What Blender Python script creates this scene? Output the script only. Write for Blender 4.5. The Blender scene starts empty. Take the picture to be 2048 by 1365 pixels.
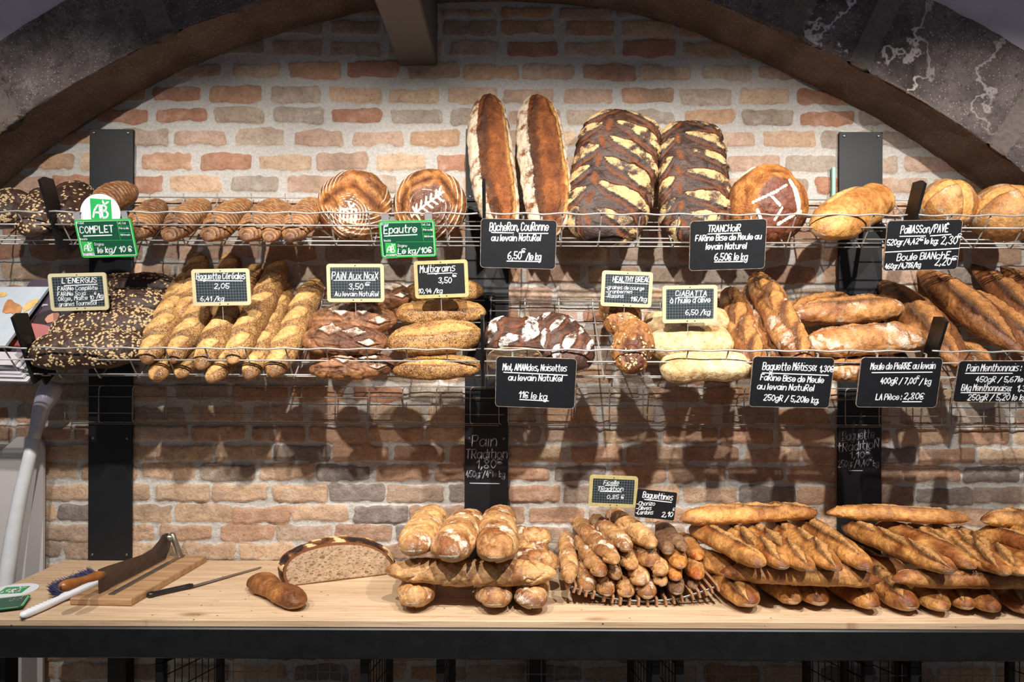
import bpy, math, random
import numpy as np
from mathutils import Vector, Matrix

S = bpy.context.scene
C = S.collection
PI = math.pi

# ------------------------------------------------------------------ camera
F, D, EYE, ROLL = 1400.0, 2.8, 1.70, 0.0040      # focal length in px of a 2048 wide frame, distance to the brick wall
HX, HY = 1024.0, 715.0
cam = bpy.data.cameras.new('camera')
cam.sensor_width = 36.0
cam.lens = 36.0 * F / 2048.0
cam.shift_y = (HY - 682.5) / 2048.0
cam.clip_start = 0.05
camo = bpy.data.objects.new('camera', cam)
camo.location = (0, -D, EYE)
camo.rotation_euler = (PI / 2, -ROLL, 0)
C.objects.link(camo)
S.camera = camo

# ------------------------------------------------------------------ light
S.view_settings.view_transform = 'Standard'
S.view_settings.look = 'None'
S.view_settings.gamma = 1.0
S.view_settings.exposure = 0.0
W = bpy.data.worlds.new('world')
S.world = W
W.use_nodes = True
W.node_tree.nodes['Background'].inputs[0].default_value = (0.80, 0.84, 1.0, 1)
W.node_tree.nodes['Background'].inputs[1].default_value = 0.17


def spot(x, y, z, tx, ty, tz, power, cone=78, blend=0.55, col=(1.0, 0.94, 0.87), size=0.022):
    l = bpy.data.lights.new('ceiling_spot', 'SPOT')
    l.energy = power
    l.color = col
    l.spot_size = math.radians(cone)
    l.spot_blend = blend
    l.shadow_soft_size = size
    o = bpy.data.objects.new('ceiling_spot', l)
    o.location = (x, y, z)
    o.rotation_euler = (Vector((tx, ty, tz)) - Vector((x, y, z))).to_track_quat('-Z', 'Y').to_euler()
    C.objects.link(o)


for sx, pw in ((-1.70, 122), (-0.80, 178), (0.05, 205), (0.85, 222), (1.75, 165)):
    spot(sx, -1.90, 3.05, sx * 0.98, -0.12, 1.47, pw, 75)

# ------------------------------------------------------------------ pixels to points
def lev(px, py):
    dx, dy = px - HX, py - HY
    return dx + ROLL * dy, dy - ROLL * dx


CAM = np.array([0.0, -D, EYE])


def ray(px, py):
    dx, dy = lev(px, py)
    return np.array([dx / F, 1.0, -dy / F])


def P(px, py, Y):
    return CAM + ray(px, py) * (D + Y)


ZT = 0.886                                        # table top


def PT(px, py, h):
    r = ray(px, py)
    return CAM + r * ((ZT + h - EYE) / r[2])


class Rack:
    def __init__(s, top, front, back):
        s.top, s.front, s.back = [np.array(q) for q in (top, front, back)]   # (Y, Z)
        d = s.back - s.front
        s.dir = d / np.linalg.norm(d)
        s.len = np.linalg.norm(d)
        s.n = np.array([0, -s.dir[1], s.dir[0]])
        s.lip = s.top - s.front


RU = Rack((-0.40, 2.192), (-0.31, 2.094), (-0.04, 2.309))
RM = Rack((-0.48, 1.725), (-0.39, 1.6225), (-0.04, 1.907))


def PB(px, py, R, r):
    d = ray(px, py)
    p0 = np.array([0, R.front[0], R.front[1]]) + R.n * r
    t = np.dot(p0 - CAM, R.n) / np.dot(d, R.n)
    return CAM + d * t


def PV(px, py, a, b):                             # on the vertical plane through points a and b
    e = b - a
    n = np.array([e[1], -e[0], 0])
    d = ray(px, py)
    return CAM + d * (np.dot(a - CAM, n) / np.dot(d, n))


# ------------------------------------------------------------------ noise
def vnoise(p, seed=0):
    p = np.asarray(p, float) + seed * 17.31
    i = np.floor(p).astype(np.int64)
    f = p - i
    f = f * f * (3 - 2 * f)

    def h(a, b, c):
        n = (a * 374761393 + b * 668265263 + c * 2147483647 + seed * 144665) & 0xffffffff
        n = ((n ^ (n >> 13)) * 1274126177) & 0xffffffff
        n = (n ^ (n >> 16)) & 0xffff
        return n / 32767.5 - 1.0
    x, y, z = i[:, 0], i[:, 1], i[:, 2]
    fx, fy, fz = f[:, 0], f[:, 1], f[:, 2]
    r = 0
    for a in (0, 1):
        wa = fx if a else 1 - fx
        for b in (0, 1):
            wb = fy if b else 1 - fy
            for c in (0, 1):
                wc = fz if c else 1 - fz
                r = r + wa * wb * wc * h(x + a, y + b, z + c)
    return r


def fbm(p, seed=0, oct=3):
    r, a, t = 0, 1.0, 0
    p = np.asarray(p, float)
    for k in range(oct):
        r = r + a * vnoise(p * (2.03 ** k), seed + k * 7)
        t += a
        a *= 0.5
    return r / t * 1.4


def sstep(a, b, x):
    t = np.clip((x - a) / (b - a), 0, 1)
    return t * t * (3 - 2 * t)


def lin(c):
    return tuple(((v / 255.0) / 12.92 if v / 255.0 <= 0.04045 else ((v / 255.0 + 0.055) / 1.055) ** 2.4) for v in c)


# ------------------------------------------------------------------ materials
def new_mat(name):
    m = bpy.data.materials.new(name)
    m.use_nodes = True
    nt = m.node_tree
    return m, nt, nt.nodes['Principled BSDF']


def nd(nt, typ, ins=None, **props):
    n = nt.nodes.new(typ)
    for k, v in props.items():
        setattr(n, k, v)
    for k, v in (ins or {}).items():
        if isinstance(v, bpy.types.NodeSocket):
            nt.links.new(v, n.inputs[k])
        else:
            n.inputs[k].default_value = v
    return n


def mth(nt, op, a, b=None, clamp=False):
    n = nt.nodes.new('ShaderNodeMath')
    n.operation = op
    n.use_clamp = clamp
    for i, v in enumerate((a, b)):
        if v is None:
            continue
        if isinstance(v, bpy.types.NodeSocket):
            nt.links.new(v, n.inputs[i])
        else:
            n.inputs[i].default_value = v
    return n.outputs[0]


def mix(nt, fac, a, b, mode='MIX'):
    n = nt.nodes.new('ShaderNodeMix')
    n.data_type = 'RGBA'
    n.blend_type = mode
    for i, v in ((0, fac), (6, a), (7, b)):
        if isinstance(v, bpy.types.NodeSocket):
            nt.links.new(v, n.inputs[i])
        elif i == 0:
            n.inputs[0].default_value = v
        else:
            n.inputs[i].default_value = (*v[:3], 1)
    return n.outputs[2]


def mrange(nt, v, a, b, c=0.0, d=1.0, smooth=False):
    n = nt.nodes.new('ShaderNodeMapRange')
    n.interpolation_type = 'SMOOTHSTEP' if smooth else 'LINEAR'
    nt.links.new(v, n.inputs[0])
    for i, q in enumerate((a, b, c, d)):
        n.inputs[i + 1].default_value = q
    return n.outputs[0]


def noise(nt, co, scale, detail=4, rough=0.55):
    n = nd(nt, 'ShaderNodeTexNoise', {'Vector': co, 'Scale': scale, 'Detail': detail, 'Roughness': rough})
    return n.outputs['Fac']


def objco(nt):
    return nt.nodes.new('ShaderNodeTexCoord').outputs['Object']


def attr(nt, name):
    return nd(nt, 'ShaderNodeAttribute', attribute_name=name)


def bump(nt, b, h, strength, dist):
    n = nd(nt, 'ShaderNodeBump', {'Height': h, 'Strength': strength, 'Distance': dist})
    nt.links.new(n.outputs[0], b.inputs['Normal'])


def plain(name, srgb, rough=0.5, metal=0.0, var=0.12, scale=40, bmp=0.0, spec=0.5):
    m, nt, b = new_mat(name)
    co = objco(nt)
    n = noise(nt, co, scale, 5)
    base = lin(srgb)
    k = mrange(nt, n, 0.3, 0.7, 1 - var, 1 + var)
    nt.links.new(mix(nt, 1.0, base, nd(nt, 'ShaderNodeCombineColor', {0: k, 1: k, 2: k}).outputs[0], 'MULTIPLY'), b.inputs['Base Color'])
    b.inputs['Roughness'].default_value = rough
    b.inputs['Metallic'].default_value = metal
    b.inputs['Specular IOR Level'].default_value = spec
    if bmp:
        bump(nt, b, n, bmp, 0.002)
    return m


M = {}
M['black_steel'] = plain('black_steel', (20, 20, 22), 0.40, 0.0, 0.3, 22, 0.05, 0.4)
M['post_steel'] = plain('post_steel', (15, 17, 21), 0.52, 0.0, 0.25, 15, 0.03, 0.4)
M['wire'] = plain('wire_steel', (172, 169, 164), 0.32, 0.35, 0.08, 60)
M['old_wire'] = plain('dull_wire', (150, 141, 132), 0.40, 0.35, 0.15, 60)
M['screw'] = plain('screw_steel', (120, 120, 118), 0.35, 0.9)
M['slate'] = plain('slate_board', (13, 15, 20), 0.62, 0.0, 0.22, 30, 0.05, 0.3)
M['chalk'] = plain('white_marker', (232, 236, 240), 0.8, 0, 0.04)
M['dim_chalk'] = plain('grey_chalk', (205, 206, 222), 0.9, 0, 0.25, 120)
M['cream'] = plain('cream_plastic', (188, 180, 144), 0.45, 0, 0.06, 14)
M['yellow_frame'] = plain('yellowed_plastic', (172, 160, 108), 0.5, 0, 0.12, 60)
M['worn_edge'] = plain('worn_board_edge', (150, 132, 115), 0.8, 0, 0.5, 90)
M['green_dark'] = plain('dark_green_plastic', (16, 74, 50), 0.4, 0, 0.05)
M['green'] = plain('bright_green_plastic', (50, 170, 72), 0.4, 0, 0.04)
M['white_plastic'] = plain('white_plastic', (226, 228, 234), 0.4, 0, 0.03)
M['label_green'] = plain('logo_green', (22, 150, 74), 0.45, 0, 0.03)
M['clear'] = plain('smoky_clip_plastic', (150, 148, 150), 0.2, 0.2, 0.05)
M['dot'] = plain('hole_black', (20, 20, 20), 0.8)
M['beam'] = plain('painted_beam', (84, 78, 76), 0.55, 0, 0.08, 20, 0.1)
M['grey_board'] = plain('white_board', (196, 190, 188), 0.55, 0, 0.03, 8)
M['pole'] = plain('white_paint', (206, 210, 212), 0.35, 0, 0.06, 20)
M['pole_end'] = plain('milky_plastic', (176, 176, 190), 0.25, 0, 0.05, 20)
M['bristle'] = plain('navy_bristle', (38, 36, 78), 0.7, 0, 0.4, 120)
M['handle_wood'] = plain('varnished_handle', (152, 92, 42), 0.32, 0, 0.25, 30)
M['blade'] = plain('dark_blade', (92, 84, 78), 0.40, 0.75, 0.22, 30, 0.05)
M['cast_steel'] = plain('worn_cast_steel', (140, 132, 122), 0.38, 0.8, 0.2, 40, 0.1)
M['black_plastic'] = plain('black_plastic', (24, 24, 26), 0.38, 0, 0.1)
M['paper'] = plain('paper', (182, 178, 182), 0.7, 0, 0.05, 30)
M['page_blue'] = plain('pale_page', (176, 186, 194), 0.45, 0, 0.06, 30)
M['page_dark'] = plain('plum_page', (74, 62, 76), 0.4, 0, 0.1, 8)
M['orange_strip'] = plain('orange_print', (196, 92, 44), 0.5, 0, 0.05)
M['print_bread'] = plain('printed_bread', (176, 122, 76), 0.5, 0, 0.25, 40)
M['print_yellow'] = plain('printed_yellow', (206, 172, 106), 0.5, 0, 0.2, 60)
M['print_hair'] = plain('printed_hair', (38, 28, 30), 0.5, 0, 0.2, 40)
M['print_skin'] = plain('printed_skin', (190, 132, 112), 0.5, 0, 0.1, 30)
M['print_pink'] = plain('printed_pink', (168, 98, 98), 0.5, 0, 0.1, 10)
M['mint'] = plain('mint_plastic', (140, 184, 168), 0.5, 0, 0.05)
M['floor'] = plain('floor_tile', (186, 172, 148), 0.6, 0, 0.15, 6)
M['plaster'] = plain('lime_plaster', (186, 176, 184), 0.9, 0, 0.10, 9, 0.4)
M['oat'] = plain('oat_flake', (190, 164, 122), 0.75, 0, 0.2, 200)
M['nut'] = plain('nut', (150, 112, 74), 0.7, 0, 0.3, 100)


def mat_grid():
    m, nt, b = new_mat('gridded_slate')
    co = objco(nt)
    sep = nd(nt, 'ShaderNodeSeparateXYZ', {0: co})
    g = []
    for i in (0, 1):
        f = mth(nt, 'FRACT', mth(nt, 'MULTIPLY', sep.outputs[i], 1 / 0.0098))
        f = mth(nt, 'ABSOLUTE', mth(nt, 'SUBTRACT', f, 0.5))
        g.append(mrange(nt, f, 0.42, 0.46))
    k = mth(nt, 'MAXIMUM', g[0], g[1])
    nt.links.new(mix(nt, mth(nt, 'MULTIPLY', k, 0.8), lin((24, 30, 36)), lin((96, 112, 118))), b.inputs['Base Color'])
    b.inputs['Roughness'].default_value = 0.55
    return m


M['grid'] = mat_grid()


def mat_bread():
    m, nt, b = new_mat('bread_crust')
    co = objco(nt)
    col = attr(nt, 'Col').outputs['Color']
    aux = nd(nt, 'ShaderNodeSeparateColor', {0: attr(nt, 'Aux').outputs['Color']})
    fl, sd, rg = aux.outputs
    n1 = noise(nt, co, 32, 6, 0.62)
    n2 = noise(nt, co, 210, 4, 0.6)
    n3 = noise(nt, co, 900, 2, 0.5)
    n4 = noise(nt, co, 75, 5, 0.6)
    k = mth(nt, 'ADD', mth(nt, 'ADD', mrange(nt, n1, 0.28, 0.72, 0.62, 1.20), mrange(nt, n4, 0.3, 0.7, -0.20, 0.20)), mrange(nt, n2, 0.3, 0.7, -0.22, 0.20))
    c = mix(nt, 1.0, col, nd(nt, 'ShaderNodeCombineColor', {0: k, 1: mth(nt, 'POWER', k, 1.22), 2: mth(nt, 'POWER', k, 1.5)}).outputs[0], 'MULTIPLY')
    # pitted dark flecks of the open crumb
    pit = mth(nt, 'MULTIPLY', mrange(nt, n2, 0.40, 0.30), rg)
    c = mix(nt, mth(nt, 'MULTIPLY', pit, 0.75), c, lin((84, 48, 22)))
    # flour, broken up by the crust
    t = mth(nt, 'SUBTRACT', mth(nt, 'ADD', fl, -0.5), mth(nt, 'SUBTRACT', mth(nt, 'ADD', mth(nt, 'MULTIPLY', n2, 0.75), mth(nt, 'MULTIPLY', n1, 0.7)), 0.72))
    flm = mth(nt, 'MULTIPLY', mrange(nt, t, -0.18, 0.22, 0, 0.93, True), mrange(nt, fl, 0.02, 0.12))
    c = mix(nt, flm, c, attr(nt, 'Flo').outputs['Color'])
    # sesame, flax and poppy seeds
    v = nd(nt, 'ShaderNodeTexVoronoi', {'Vector': co, 'Scale': 250.0})
    rnd = nd(nt, 'ShaderNodeSeparateColor', {0: v.outputs['Color']})
    sm = mth(nt, 'MULTIPLY', mrange(nt, v.outputs['Distance'], 0.46, 0.38), mth(nt, 'LESS_THAN', rnd.outputs[0], sd))
    sc = nd(nt, 'ShaderNodeValToRGB', {0: rnd.outputs[1]})
    r = sc.color_ramp
    r.interpolation = 'CONSTANT'
    r.elements[0].color = (*lin((52, 40, 34)), 1)
    r.elements[1].position = 0.36
    r.elements[1].color = (*lin((208, 172, 108)), 1)
    e = r.elements.new(0.74)
    e.color = (*lin((150, 104, 56)), 1)
    e = r.elements.new(0.88)
    e.color = (*lin((86, 78, 74)), 1)
    c = mix(nt, sm, c, sc.outputs[0])
    nt.links.new(c, b.inputs['Base Color'])
    nt.links.new(mth(nt, 'ADD', mrange(nt, n1, 0.3, 0.7, 0.38, 0.58), mth(nt, 'MULTIPLY', flm, 0.3)), b.inputs['Roughness'])
    b.inputs['Specular IOR Level'].default_value = 0.42
    h = mth(nt, 'ADD', mth(nt, 'MULTIPLY', n1, 1.2), mth(nt, 'ADD', mth(nt, 'MULTIPLY', n2, mth(nt, 'ADD', mth(nt, 'MULTIPLY', rg, 1.5), 0.14)), mth(nt, 'MULTIPLY', n3, 0.05)))
    h = mth(nt, 'ADD', mth(nt, 'ADD', h, mth(nt, 'MULTIPLY', n4, 0.6)), mth(nt, 'MULTIPLY', sm, 0.7))
    bump(nt, b, h, 0.85, 0.0055)
    return m


M['bread'] = mat_bread()


def mat_crumb():
    m, nt, b = new_mat('bread_crumb')
    co = objco(nt)
    co = nd(nt, 'ShaderNodeMapping', {0: co, 'Rotation': (0, 0.5, 0), 'Scale': (0.62, 1, 1.25)}).outputs[0]
    nz = nd(nt, 'ShaderNodeTexNoise', {'Vector': co, 'Scale': 26.0, 'Detail': 3.0})
    off = nd(nt, 'ShaderNodeVectorMath', {0: nz.outputs['Color']}, operation='SCALE')
    off.inputs[3].default_value = 0.012
    add = nd(nt, 'ShaderNodeVectorMath', {0: co, 1: off.outputs[0]}, operation='ADD').outputs[0]
    hs = []
    for sc, thr, w in ((150, 0.22, 0.10), (64, 0.135, 0.07), (27, 0.085, 0.04)):
        v = nd(nt, 'ShaderNodeTexVoronoi', {'Vector': add, 'Scale': float(sc), 'Randomness': 1.0})
        sp = nd(nt, 'ShaderNodeSeparateColor', {0: v.outputs['Color']})
        rad = mth(nt, 'MULTIPLY', sp.outputs[0], thr * 1.8)
        hs.append(mrange(nt, mth(nt, 'SUBTRACT', v.outputs['Distance'], rad), 0.0, w, 1.0, 0.0))
    hole = mth(nt, 'MAXIMUM', mth(nt, 'MULTIPLY', hs[0], 0.55), mth(nt, 'MAXIMUM', mth(nt, 'MULTIPLY', hs[1], 0.9), hs[2]))
    n = noise(nt, co, 60, 5)
    c = mix(nt, mrange(nt, n, 0.3, 0.7), lin((158, 128, 98)), lin((194, 168, 138)))
    c = mix(nt, mth(nt, 'MULTIPLY', hole, 0.72), c, lin((98, 68, 46)))
    nt.links.new(c, b.inputs['Base Color'])
    b.inputs['Roughness'].default_value = 0.9
    bump(nt, b, mth(nt, 'SUBTRACT', mth(nt, 'MULTIPLY', n, 0.3), hole), 1.0, 0.006)
    return m


M['crumb'] = mat_crumb()


def mat_wood(name, a, bb, dark, scale=1.0, axis=0, seam=0):
    m, nt, b = new_mat(name)
    co = objco(nt)
    mp = nd(nt, 'ShaderNodeMapping', {0: co})
    sc = [26 * scale, 26 * scale, 26 * scale]
    sc[axis] = 1.6 * scale
    mp.inputs['Scale'].default_value = sc
    n = noise(nt, mp.outputs[0], 1.0, 6, 0.6)
    mp2 = nd(nt, 'ShaderNodeMapping', {0: co})
    sc2 = [150 * scale] * 3
    sc2[axis] = 5 * scale
    mp2.inputs['Scale'].default_value = sc2
    n2 = noise(nt, mp2.outputs[0], 1.0, 3, 0.6)
    c = mix(nt, mrange(nt, n, 0.32, 0.68), lin(a), lin(bb))
    c = mix(nt, mth(nt, 'MULTIPLY', mrange(nt, n2, 0.50, 0.70), 0.45), c, lin(dark))
    # knots and burn marks
    mp3 = nd(nt, 'ShaderNodeMapping', {0: co})
    sc3 = [7.5 * scale] * 3
    sc3[axis] = 3.2 * scale
    sc3[2] = 0.02
    mp3.inputs['Scale'].default_value = sc3
    v = nd(nt, 'ShaderNodeTexVoronoi', {'Vector': mp3.outputs[0], 'Scale': 1.0})
    rnd = nd(nt, 'ShaderNodeSeparateColor', {0: v.outputs['Color']})
    kn = mth(nt, 'MULTIPLY', mrange(nt, mth(nt, 'ADD', v.outputs['Distance'], mth(nt, 'MULTIPLY', n2, 0.16)), 0.26, 0.15), mth(nt, 'LESS_THAN', rnd.outputs[0], 0.75))
    c = mix(nt, mth(nt, 'MULTIPLY', kn, 0.7), c, lin((118, 74, 42)))
    if seam:
        sp = nd(nt, 'ShaderNodeSeparateXYZ', {0: co})
        fy = mth(nt, 'ABSOLUTE', mth(nt, 'SUBTRACT', mth(nt, 'FRACT', mth(nt, 'MULTIPLY', sp.outputs[1], 1 / seam)), 0.5))
        c = mix(nt, mrange(nt, fy, 0.486, 0.497, 0, 0.45), c, lin(dark))
        cell = nd(nt, 'ShaderNodeTexWhiteNoise', {1: mth(nt, 'FLOOR', mth(nt, 'ADD', mth(nt, 'MULTIPLY', sp.outputs[1], 1 / seam), 0.0))}, noise_dimensions='1D')
        c = mix(nt, mth(nt, 'MULTIPLY', cell.outputs[0], 0.22), c, lin(a))
        st_ = noise(nt, nd(nt, 'ShaderNodeMapping', {0: co, 'Scale': (9.0, 46.0, 1.0)}).outputs[0], 1.0, 4, 0.65)
        c = mix(nt, mrange(nt, st_, 0.62, 0.72, 0, 0.62), c, lin(dark))
        fk = nd(nt, 'ShaderNodeTexVoronoi', {'Vector': co, 'Scale': 34.0})
        fr_ = nd(nt, 'ShaderNodeSeparateColor', {0: fk.outputs['Color']})
        c = mix(nt, mth(nt, 'MULTIPLY', mrange(nt, fk.outputs['Distance'], 0.14, 0.08), mth(nt, 'LESS_THAN', fr_.outputs[0], 0.22)), c, lin((70, 44, 28)))
    nt.links.new(c, b.inputs['Base Color'])
    b.inputs['Roughness'].default_value = 0.62
    bump(nt, b, n2, 0.25, 0.002)
    return m


M['pine'] = mat_wood('pine_worktop', (184, 154, 122), (212, 186, 154), (134, 96, 64), seam=0.085)
M['board_wood'] = mat_wood('worn_board_wood', (150, 114, 80), (186, 148, 108), (104, 74, 48), 1.3)
M['slat_wood'] = mat_wood('slat_wood', (140, 100, 68), (172, 128, 90), (104, 70, 44), 2.0, 1)


def mat_brick():
    m, nt, b = new_mat('brick_wall')
    co = objco(nt)
    col = attr(nt, 'Col').outputs['Color']
    sd = nd(nt, 'ShaderNodeSeparateColor', {0: attr(nt, 'Aux').outputs['Color']})
    n1 = noise(nt, co, 16, 6, 0.65)
    n2 = noise(nt, co, 90, 5, 0.65)
    n3 = noise(nt, co, 420, 3, 0.6)
    k = mth(nt, 'ADD', mrange(nt, n1, 0.3, 0.7, 0.78, 1.16), mrange(nt, n2, 0.3, 0.7, -0.17, 0.14))
    kc = nd(nt, 'ShaderNodeCombineColor', {0: k, 1: k, 2: k}).outputs[0]
    bc = mix(nt, 1.0, col, kc, 'MULTIPLY')
    # smears of mortar on the bricks
    sm = mth(nt, 'MULTIPLY', mrange(nt, n1, 0.54, 0.72), 0.38)
    mo = mix(nt, mrange(nt, n2, 0.3, 0.7), lin((178, 172, 164)), lin((206, 202, 196)))
    mo = mix(nt, mth(nt, 'MULTIPLY', mrange(nt, n3, 0.36, 0.28), 0.55), mo, lin((112, 98, 84)))
    bc = mix(nt, sm, bc, mo)
    bc = mix(nt, mth(nt, 'MULTIPLY', mrange(nt, n2, 0.40, 0.26), 0.4), bc, lin((94, 70, 52)))
    e = mth(nt, 'ADD', sd.outputs[0], mth(nt, 'ADD', mth(nt, 'MULTIPLY', mth(nt, 'SUBTRACT', n2, 0.5), 0.20), mth(nt, 'MULTIPLY', mth(nt, 'SUBTRACT', n3, 0.5), 0.10)))
    f = mrange(nt, e, 0.46, 0.56, 0, 1, True)
    nt.links.new(mix(nt, f, mo, bc), b.inputs['Base Color'])
    b.inputs['Roughness'].default_value = 0.92
    b.inputs['Specular IOR Level'].default_value = 0.2
    h = mth(nt, 'ADD', mth(nt, 'MULTIPLY', n2, 0.8), mth(nt, 'ADD', mth(nt, 'MULTIPLY', n3, 0.35), mth(nt, 'MULTIPLY', n1, 0.6)))
    bump(nt, b, h, 0.95, 0.008)
    return m


M['brick'] = mat_brick()


def mat_stone():
    m, nt, b = new_mat('arch_stone')
    co = objco(nt)
    sd = nd(nt, 'ShaderNodeSeparateColor', {0: attr(nt, 'Aux').outputs['Color']})
    joint, soff, vein = sd.outputs
    n1 = noise(nt, co, 7, 6, 0.65)
    n2 = noise(nt, co, 60, 5, 0.65)
    c = mix(nt, mrange(nt, n1, 0.3, 0.7), lin((50, 43, 40)), lin((116, 104, 102)))
    c = mix(nt, mth(nt, 'MULTIPLY', mrange(nt, n2, 0.46, 0.34), 0.6), c, lin((26, 22, 20)))
    c = mix(nt, mth(nt, 'MULTIPLY', soff, 0.45), c, lin((134, 110, 90)))  # soffit tinted lighter: bounced light put into the stone colour
    v = nd(nt, 'ShaderNodeTexVoronoi', {'Vector': co, 'Scale': 95.0})
    rnd = nd(nt, 'ShaderNodeSeparateColor', {0: v.outputs['Color']})
    sp = mth(nt, 'MULTIPLY', mrange(nt, v.outputs['Distance'], 0.30, 0.18), mth(nt, 'LESS_THAN', rnd.outputs[0], mrange(nt, n1, 0.34, 0.62, 0.15, 0.85)))
    c = mix(nt, mth(nt, 'MULTIPLY', sp, 0.62), c, lin((182, 168, 160)))
    ed = nd(nt, 'ShaderNodeTexNoise', {'Vector': co, 'Scale': 3.4, 'Detail': 5.0, 'Roughness': 0.6}).outputs['Fac']
    ln = mrange(nt, mth(nt, 'ABSOLUTE', mth(nt, 'SUBTRACT', ed, 0.52)), 0.018, 0.004)
    c = mix(nt, mth(nt, 'MULTIPLY', ln, mth(nt, 'MULTIPLY', vein, 0.85)), c, lin((204, 192, 188)))
    jm = mrange(nt, mth(nt, 'ADD', joint, mth(nt, 'MULTIPLY', mth(nt, 'SUBTRACT', n1, 0.5), 0.7)), 0.42, 0.60, 0, 1, True)
    c = mix(nt, mth(nt, 'MULTIPLY', jm, 0.8), c, mix(nt, n2, lin((84, 74, 68)), lin((130, 120, 114))))
    nt.links.new(c, b.inputs['Base Color'])
    b.inputs['Roughness'].default_value = 0.9
    bump(nt, b, mth(nt, 'ADD', n2, mth(nt, 'MULTIPLY', sp, 0.3)), 0.8, 0.008)
    return m


M['stone'] = mat_stone()

# ------------------------------------------------------------------ mesh helpers
ORG = {}


def tag(o, label=None, cat=None, group=None, kind=None):
    if label:
        o['label'] = label
    if cat:
        o['category'] = cat
    if group:
        o['group'] = group
    if kind:
        o['kind'] = kind
    return o


def thing(name, label, cat, loc=(0, 0, 0), group=None, mat=None):
    o = bpy.data.objects.new(name, None)
    o.empty_display_size = 0.02
    C.objects.link(o)
    mw = Matrix(mat) if mat is not None else Matrix.Translation(Vector(loc))
    o.matrix_world = mw
    ORG[o] = mw
    return tag(o, label, cat, group)


def link_mesh(name, v, f, mats, parent=None, origin=None, local=False, smooth=True, attrs=None, fm=None):
    """v in world coordinates unless local; f list of index tuples."""
    v = np.asarray(v, float)
    if parent is not None:
        mw = ORG[parent]
    elif origin is not None:
        mw = Matrix.Translation(Vector(origin))
    else:
        mw = Matrix.Identity(4)
    if not local:
        mi = np.array(mw.inverted())
        v = v @ mi[:3, :3].T + mi[:3, 3]
    me = bpy.data.meshes.new(name)
    me.from_pydata(v.tolist(), [], [tuple(int(i) for i in q) for q in f])
    for m in (mats if isinstance(mats, (list, tuple)) else [mats]):
        me.materials.append(m)
    if fm is not None:
        me.polygons.foreach_set('material_index', np.asarray(fm, np.int32))
    me.polygons.foreach_set('use_smooth', np.full(len(me.polygons), smooth))
    for k, a in (attrs or {}).items():
        at = me.attributes.new(k, 'FLOAT_COLOR', 'POINT')
        q = np.ones((len(v), 4), np.float32)
        q[:, :3] = a
        at.data.foreach_set('color', q.ravel())
    me.validate()
    me.update()
    o = bpy.data.objects.new(name, me)
    C.objects.link(o)
    if parent is not None:
        o.parent = parent
        ORG[o] = mw
    else:
        o.matrix_world = mw
        ORG[o] = mw
    return o


class MB:
    def __init__(s):
        s.v, s.f, s.m, s.n = [], [], [], 0

    def add(s, v, f, m=0):
        v = np.asarray(v, float)
        s.v.append(v)
        s.f += [tuple(i + s.n for i in q) for q in f]
        s.m += [m] * len(f)
        s.n += len(v)
        return s

    def box(s, lo, hi, m=0, bev=0.0):
        lo, hi = np.array(lo, float), np.array(hi, float)
        if bev <= 0:
            v = [[(lo, hi)[(k >> j) & 1][j] for j in range(3)] for k in range(8)]
            return s.add(v, [(0, 2, 3, 1), (4, 5, 7, 6), (0, 1, 5, 4), (2, 6, 7, 3), (0, 4, 6, 2), (1, 3, 7, 5)], m)
        rr = rrect(hi[0] - lo[0], hi[1] - lo[1], min(bev, 0.49 * min(hi[0] - lo[0], hi[1] - lo[1])), 3)
        c = (lo + hi) / 2
        sc = lambda q: [(x + c[0], y + c[1]) for x, y in q]
        inn = rrect(hi[0] - lo[0] - 2 * bev * 0.9, hi[1] - lo[1] - 2 * bev * 0.9, bev * 0.3, 3)
        return s.loft([[(x, y, z) for x, y in sc(q)] for q, z in ((inn, lo[2]), (rr, lo[2] + bev), (rr, hi[2] - bev), (inn, hi[2]))], m)

    def loft(s, rings, m=0, cap=True):
        n = len(rings[0])
        v = np.concatenate([np.asarray(r, float) for r in rings])
        f = []
        for k in range(len(rings) - 1):
            for i in range(n):
                j = (i + 1) % n
                f.append((k * n + i, k * n + j, (k + 1) * n + j, (k + 1) * n + i))
        if cap:
            f.append(tuple(range(n - 1, -1, -1)))
            f.append(tuple((len(rings) - 1) * n + i for i in range(n)))
        return s.add(v, f, m)

    def tube(s, pts, r, n=7, m=0, rs=None, cap=True):
        pts = [np.asarray(p, float) for p in pts]
        rings = []
        up = None
        for i, p in enumerate(pts):
            a, b = pts[max(i - 1, 0)], pts[min(i + 1, len(pts) - 1)]
            t = (b - a) / (np.linalg.norm(b - a) + 1e-12)
            if up is None:
                up = np.array([0, 0, 1.0]) if abs(t[2]) < 0.9 else np.array([1.0, 0, 0])
            x = np.cross(up, t)
            x /= np.linalg.norm(x)
            y = np.cross(t, x)
            up = y
            rr = rs[i] if rs is not None else r
            rings.append([p + rr * (math.cos(2 * PI * k / n) * x + math.sin(2 * PI * k / n) * y) for k in range(n)])
        return s.loft(rings, m, cap)

    def prism(s, poly, z0, z1, m=0, frame=None):
        """poly of (x, y); extruded along z; frame = 3x4 mapping to world"""
        r = [[(x, y, z) for x, y in poly] for z in (z0, z1)]
        if frame is not None:
            fr = np.asarray(frame, float)
            r = [np.asarray(q) @ fr[:, :3].T + fr[:, 3] for q in r]
        return s.loft(r, m)

    def build(s, name, mats, parent=None, origin=None, local=False, smooth=False, **k):
        return link_mesh(name, np.concatenate(s.v), s.f, mats, parent, origin, local, smooth, fm=s.m, **k)


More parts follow.
